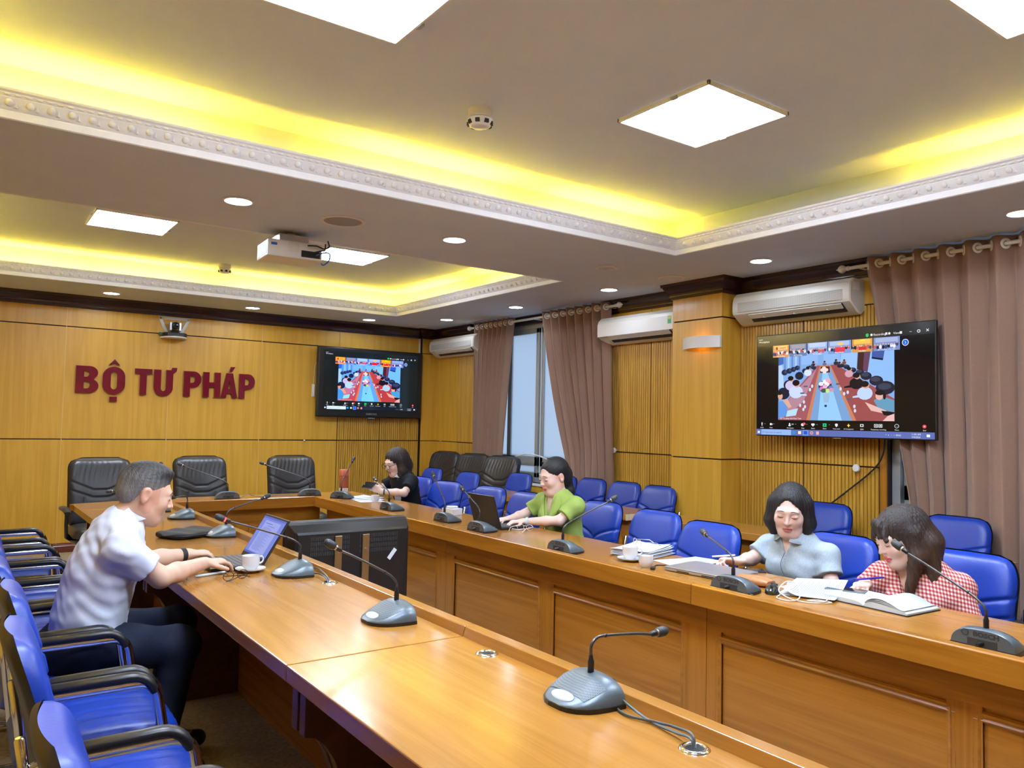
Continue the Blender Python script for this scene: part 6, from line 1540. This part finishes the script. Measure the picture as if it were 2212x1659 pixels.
# ---------------------------------------------------------------- the woman in the grey blouse
def seated_woman(cx, cy, dz=0, fx=-1, fy=0):
    return dict(fwd=V(-.95,fy,-.22), pel=V(cx+.06,cy,.575+dz), abd=V(cx+.035,cy,.685+dz), che=V(cx+.005,cy,.79+dz), upc=V(cx-.01,cy,.865+dz), neck=V(cx-.025,cy,.925+dz),
                hiL=V(cx+.05,cy-.085,.565), hiR=V(cx+.05,cy+.085,.565), knL=V(cx-.33,cy-.10,.55), knR=V(cx-.33,cy+.10,.55), anL=V(cx-.30,cy-.09,.10), anR=V(cx-.30,cy+.09,.10))
J = seated_woman(3.50, 2.375, -.010); J.update(shR=V(3.495,2.545,.858), shL=V(3.495,2.215,.860), elR=V(3.405,2.585,.795), wrR=V(3.255,2.555,.800), elL=V(3.455,2.165,.735), wrL=V(3.36,2.24,.640))
J['neck'] = V(3.465,2.375,.925)
H = Head(V(3.425,2.372,1.068), V(-.84,-.42,-.30), 1.06, .05)
hd = {'R': (V(-.75,.62,.05), V(-.35,-.2,-.9), -1, (.75,.85,.5), .92, .03, .7), 'L': (V(-.9,-.2,0), V(0,0,-1), 1, (.4,.5,.3), .92)}
t, body, bv, bf = person('person', 'woman with a black bob in a grey collared blouse writing with a pen', (3.52, 2.375, 0), J, SK_W, (.55,.17,.17), H, None, True, None, hd)
fl = cloth_field(J); torso(fl, J, .016, True)
for q in (-1,1): fl.ell(J['che']+V(-.085,q*.068,-.005), np.eye(3), (.055,.06,.06), .04)
sleeves(fl, J, .70, .052, .060); fl.ripple(.0028, 65, 5, (.2,.2,.9)); sleeve_clip(fl, J, .70); fl.cap(J['neck']+V(0,0,-.03), H.w(0,-.02,-.05), .056, .058, .01, op='sub')
r_, f_, u_ = frame_of(V(-1,0,.05)); fl.wedge(J['neck']+V(-.06,0,-.075), r_, f_, u_, .42, -.03)
shirt, sv, sf = field_obj('blouse', fl, t, 'linengrey', None, 2)
collar(t, J, J['neck']+V(-.004,0,-.012), V(-.80,0,.6), .058, .034, .030, .40, .040, 'linengrey')
from mathutils.bvhtree import BVHTree
sb = BVHTree.FromPolygons([Vector(p) for p in sv], [tuple(map(int, q)) for q in sf])
for k in range(3):
    r = sb.ray_cast(Vector((3.0,2.375,.83-.065*k)), Vector((1,0,0)))
    if r[0]: MB().lathe([(.001,0), (.006,0), (.006,.002), (.001,.003)], 10, M=Matrix.Translation(r[0]-Vector(t.location)) @ r[1].to_track_quat('Z','Y').to_matrix().to_4x4()).build('button', 'linengrey', t)
P = [r[0]-Vector(t.location)+Vector((-.001,0,0)) for r in (sb.ray_cast(Vector((3.0,2.380+.012*math.sin(k*.35),.855-.012*k)), Vector((1,0,0))) for k in range(16)) if r[0]]
MB().tube(P, .0014, 5).build('placket_seam', mat('seamgrey', (.10,.13,.16,1), .8), t, smooth=180)
fl = Field(V(3.1,2.1,0), V(3.8,2.65,.75), .007); legs(fl, J, .016); fl.cap(J['hiL'], J['hiR'], .11, .11, .05); field_obj('trousers', fl, t, 'trousers', None, 1); shoes(t, J)
face_lines(t, H, bv, bf, 'browblack', 'browblack')
fl = hfield(H, .02); H.E(fl, (0,-.018,.034), (.086,.104,.092), .01)
for q in (-1,1): H.K(fl, (q*.066,.000,.03), (q*.080,.012,-.055), .038, .036, .03); H.K(fl, (q*.080,.012,-.055), (q*.070,.030,-.105), .034, .020, .02)
H.E(fl, (0,-.045,-.035), (.088,.070,.085), .03); H.E(fl, (0,.100,-.025), (.0660,.088,.090), .010, 'sub'); H.E(fl, (.005,.105,.042), (.030,.050,.042), .015, 'sub')
fl.clip(H.w(0,0,-.128), -V(0,0,1), .22); hair_obj(t, fl, (.006,.006,.008), (.012,.012,.014), H, 2, 10, .0012, .3)
pen((3.165,2.655,.815), (3.27,2.575,.826), .0045, 'white pen held by the woman in the grey blouse', 'porcelain', mat('penblue', (.03,.04,.4,1), .3))

# ---------------------------------------------------------------- the woman in the checked blouse
J = seated_woman(3.49, 1.745, -.045); J.update(shR=V(3.44,1.900,.822), shL=V(3.50,1.605,.815), elR=V(3.40,1.975,.745), wrR=V(3.285,1.895,.800), elL=V(3.46,1.545,.62), wrL=V(3.30,1.68,.64))
J['fwd'] = V(-.93,.25,-.25); J['neck'] = V(3.445,1.765,.880)
H = Head(V(3.392,1.795,1.012), V(-.78,.42,-.36), 1.06, -.05)
hd = {'R': (V(-.90,-.25,.05), V(-.1,0,-1), -1, (.65,.75,.5), .92, .03, .7), 'L': (V(-.9,.3,0), V(0,0,-1), 1, (.4,.5,.3), .92)}
t, body, bv, bf = person('person', 'woman with long brown hair in a red and white checked blouse', (3.52, 1.745, 0), J, SK_W, (.62,.10,.13), H, None, True, None, hd)
fl = cloth_field(J); torso(fl, J, .020, True)
for q in (-1,1): fl.ell(J['che']+V(-.085,q*.068,-.005), np.eye(3), (.055,.06,.06), .04)
sleeves(fl, J, .80, .056, .062); fl.ripple(.003, 60, 8, (.2,.3,.9)); sleeve_clip(fl, J, .85); fl.cap(J['neck']+V(0,0,-.03), H.w(0,-.02,-.05), .056, .058, .01, op='sub')
r_, f_, u_ = frame_of(V(-1,.2,.05)); fl.wedge(J['neck']+V(-.07,.015,-.12), r_, f_, u_, .40, -.03); field_obj('blouse', fl, t, 'gingham', None, 2)
fl = Field(V(3.1,1.45,0), V(3.85,2.05,.75), .007); legs(fl, J, .016); fl.cap(J['hiL'], J['hiR'], .11, .11, .05); field_obj('trousers', fl, t, 'trousers', None, 1); shoes(t, J)
face_lines(t, H, bv, bf, mat('browbrown', (.05,.03,.022,1), .7), 'browblack')
fl = hfield(H, .22, .0046, .20); H.E(fl, (0,-.020,.034), (.087,.106,.094), .01); H.E(fl, (0,-.05,-.02), (.086,.068,.09), .03)
for q, e in ((-1, V(.03,.055,-.02)), (1, V(-.02,-.02,0))):
    a = H.w(q*.070,-.010,.01); b = H.w(q*.078,.012,-.075); fl.cap(a, b, .036, .030, .03); fl.cap(b, b+V(-.005+.01*q,-.028*q,-.145)*1.0, .034, .018, .03)
b = H.w(0,-.085,-.06); fl.cap(H.w(0,-.06,.02), b, .070, .070, .03); fl.cap(b, b+V(.035,-.02,-.16), .072, .040, .03)
b = H.w(-.07,-.05,-.05); fl.cap(b, b+V(.01,-.03,-.20), .050, .026, .03)
H.E(fl, (.004,.102,-.040), (.0670,.084,.096), .010, 'sub')
H.K(fl, (.0,.075,.085), (-.048,.092,.022), .020, .010, .015); H.K(fl, (.0,.075,.085), (.046,.092,.022), .020, .010, .015); H.K(fl, (-.02,.085,.075), (-.010,.100,.030), .014, .006, .01)
hair_obj(t, fl, (.020,.013,.011), (.085,.042,.025), H, 4, 9, .0022, .9)
pen((3.20,1.905,.825), (3.33,1.835,.835), .0045, 'blue pen held by the woman in the checked blouse', mat('penviolet', (.045,.03,.35,1), .3), 'blackplastic')

# ---------------------------------------------------------------- the woman in green
J = seated_woman(3.47, 4.225, .045); J.update(shR=V(3.455,4.400,.915), shL=V(3.455,4.050,.915), elR=V(3.34,4.475,.825), wrR=V(3.185,4.435,.808), elL=V(3.335,4.080,.825), wrL=V(3.175,4.265,.808))
J['neck'] = V(3.44,4.225,.975)
H = Head(V(3.405,4.228,1.112), V(-.93,.06,-.28), 1.04, .02)
hd = {'R': (V(-.98,-.12,-.02), V(0,0,-1), -1, (.30,.45,.3), .92), 'L': (V(-.96,.30,-.02), V(0,0,-1), 1, (.30,.45,.3), .92)}
t, body, bv, bf = person('person', 'woman with tied black hair in a light green jacket typing', (3.50, 4.225, 0), J, SK_W, (.58,.16,.15), H, None, True, None, hd)
fl = cloth_field(J); torso(fl, J, .018, True)
for q in (-1,1): fl.ell(J['che']+V(-.085,q*.066,-.005), np.eye(3), (.05,.06,.06), .04)
for sd in 'LR': fl.ell(J['sh'+sd]+V(0,0,.012), np.eye(3), (.056,.050,.050), .03)
sleeves(fl, J, .70, .054, .061); fl.ripple(.0025, 55, 6, (.2,.2,.9)); sleeve_clip(fl, J, .70); fl.cap(J['neck']+V(0,0,-.03), H.w(0,-.02,-.05), .058, .060, .01, op='sub')
r_, f_, u_ = frame_of(V(-1,0,.05)); fl.wedge(J['neck']+V(-.07,0,-.19), r_, f_, u_, .19, -.03); jk, sv, sf = field_obj('jacket', fl, t, 'greenjacket', None, 2)
sb = BVHTree.FromPolygons([Vector(p) for p in sv], [tuple(map(int, q)) for q in sf])
for q in (-1,1):   # lapels lying on the jacket
    R = []
    for i in range(9):
        k = i/8; zz = J['neck'][2]+.005-.19*k; yi = 4.225+q*(.058*(1-k)+.006); wd = .012+.055*math.sin(PI*min(1,k*1.05+.05))**.8
        row = []
        for j in range(4):
            yy = yi+q*wd*j/3; r = sb.ray_cast(Vector((2.9,yy,zz)), Vector((1,0,0))); x = r[0].x if r[0] and r[0].x < 3.5 else 3.44; row.append((x-.006-t.location.x, yy-t.location.y, zz))
        R.append(row)
    MB().rings(R, False, False).build('lapel', 'greenjacket', t, smooth=60, solid=.003)
collar(t, J, J['neck']+V(.004,0,-.012), V(-.80,0,.6), .060, .030, .036, .85, .015, 'greenjacket')
fl = Field(V(3.05,3.95,0), V(3.8,4.5,.78), .007); legs(fl, J, .016); fl.cap(J['hiL'], J['hiR'], .11, .11, .05); field_obj('trousers', fl, t, 'trousers', None, 1); shoes(t, J)
face_lines(t, H, bv, bf, 'browblack', 'browblack')
fl = hfield(H, .12); H.E(fl, (0,-.020,.036), (.0800,.100,.089), .01); H.E(fl, (0,-.065,-.015), (.066,.052,.070), .02); H.E(fl, (0,.110,-.008), (.066,.070,.092), .012, 'sub')
for q in (-1,1): H.E(fl, (q*.088,.004,-.018), (.026,.032,.040), .008, 'sub')
H.E(fl, (0,.05,-.075), (.10,.085,.06), .008, 'sub')
b = H.w(0,-.095,-.015); fl.cap(H.w(0,-.06,.03), b, .045, .040, .03); fl.cap(b, b+V(.03,-.012,-.12), .040, .034, .03); fl.cap(b+V(.03,-.012,-.12), b+V(.02,-.012,-.19), .034, .014, .02)
hair_obj(t, fl, (.007,.007,.009), (.014,.013,.014), H, 2, 11, .0010, .4)
MB().tube(smooth_path([tuple(H.w(q,.01,z)-V(t.location)) for q, z in ((-.02,.122),(0,.125),(.02,.122))], 4), .003, 6).build('hair_clip', 'blackmatte', t, smooth=60)
ring_on(t, 'bracelet', J['wrL']-nrm(J['wrL']-J['elL'])*.03, J['wrL']-J['elL'], .026, .016, .003, mat('bracelet', (.45,.60,.62,1), .2))
MB().ball(tuple(H.w(-.080,-.004,-.040)-V(t.location)), .004, 8, 6).build('earring', 'chrome', t, smooth=180)

# ---------------------------------------------------------------- the woman with glasses in the black jacket
J = seated_woman(3.49, 6.55, .045); J.update(shR=V(3.475,6.715,.912), shL=V(3.475,6.385,.912), elR=V(3.34,6.755,.825), wrR=V(3.175,6.545,.845), elL=V(3.335,6.270,.825), wrL=V(3.165,6.385,.838))
J['neck'] = V(3.455,6.555,.972)
H = Head(V(3.405,6.575,1.085), V(-.92,-.10,-.34), 1.06, .03)
hd = {'R': (V(-.75,-.55,.30), V(-.2,-.9,.1), 1, (.6,.7,.4), .92), 'L': (V(-.70,.55,.35), V(.2,.9,.2), -1, (.6,.7,.4), .92)}
t, body, bv, bf = person('person', 'woman with glasses and wavy hair in a black jacket holding a phone', (3.52, 6.55, 0), J, SK_W, (.55,.16,.16), H, None, True, None, hd)
fl = cloth_field(J, h=.006); torso(fl, J, .020, True); sleeves(fl, J, .72, .056, .064); fl.ripple(.0025, 55, 6, (.2,.2,.9)); sleeve_clip(fl, J, .72); fl.cap(J['neck']+V(0,0,-.03), H.w(0,-.02,-.05), .056, .058, .01, op='sub')
r_, f_, u_ = frame_of(V(-1,-.05,.05)); fl.wedge(J['neck']+V(-.05,0,-.40), r_, f_, u_, .42, -.03); field_obj('jacket', fl, t, 'jacketblack', None, 2)
fl = cloth_field(J, h=.006); torso(fl, J, .010, True); fl.ripple(.003, 50, 2, (.1,.9,.2)); fl.cap(J['neck']+V(0,0,-.03), H.w(0,-.02,-.05), .054, .056, .01, op='sub'); fl.wedge(J['neck']+V(-.06,0,-.06), r_, f_, u_, .5, -.03); field_obj('blouse', fl, t, 'blousewhite', None, 2)
collar(t, J, J['neck']+V(-.002,0,-.012), V(-.80,0,.6), .058, .032, .030, .50, .05, 'blousewhite')
fl = Field(V(3.05,6.25,0), V(3.85,6.85,.78), .008); legs(fl, J, .016); fl.cap(J['hiL'], J['hiR'], .11, .11, .05); field_obj('trousers', fl, t, 'trousers', None, 1); shoes(t, J)
face_lines(t, H, bv, bf, 'browblack', 'browblack')
fl = hfield(H, .15, .005, .19); H.E(fl, (0,-.020,.034), (.086,.105,.093), .01); H.E(fl, (0,-.05,-.03), (.086,.066,.09), .03)
for q in (-1,1):
    a = H.w(q*.070,-.006,.02); b = H.w(q*.082,.012,-.075); fl.cap(a, b, .036, .036, .03); c_ = b+V(.01*q,-.02*q,-.075); fl.cap(b, c_, .036, .034, .03); fl.cap(c_, c_+V(-.02,0,-.05), .034, .014, .03)
b = H.w(0,-.08,-.06); fl.cap(H.w(0,-.06,.02), b, .065, .068, .03); fl.cap(b, b+V(.03,0,-.09), .068, .040, .03)
H.E(fl, (0,.102,-.030), (.0650,.082,.092), .010, 'sub'); hair_obj(t, fl, (.016,.012,.011), (.070,.038,.026), H, 5, 6, .0030, .8)
g = MB()
for q in (-1,1):
    P = [tuple(H.w(q*.033+.025*math.copysign(abs(math.cos(a))**.7, math.cos(a)), .1135, -.002+.019*math.copysign(abs(math.sin(a))**.7, math.sin(a)))-V(t.location)) for a in (2*PI*k/20 for k in range(20))]
    MB().tube(P, .0019, 6, loop=True).build('glasses_rim', 'specblack', t, smooth=60)
    MB().tube([tuple(H.w(q*.058,.112,.008)-V(t.location)), tuple(H.w(q*.078,.095,.008)-V(t.location)), tuple(H.w(q*.082,-.005,.012)-V(t.location))], .0018, 6).build('glasses_temple', 'specblack', t, smooth=60)
MB().tube([tuple(H.w(-.009,.1135,.002)-V(t.location)), tuple(H.w(0,.1165,.005)-V(t.location)), tuple(H.w(.009,.1135,.002)-V(t.location))], .0018, 6).build('glasses_bridge', 'specblack', t, smooth=60)
ring_on(t, 'wristband', J['wrL']-nrm(J['wrL']-J['elL'])*.03, J['wrL']-J['elL'], .027, .014, .003, mat('bandgreen', (.02,.09,.06,1), .4))
ph = phone(3.085, 6.465, .885, 1.2, 'phone held in both hands by the woman in black', 'casenavy', .075, .155); ph.rotation_euler = (.0,-.75,.15)
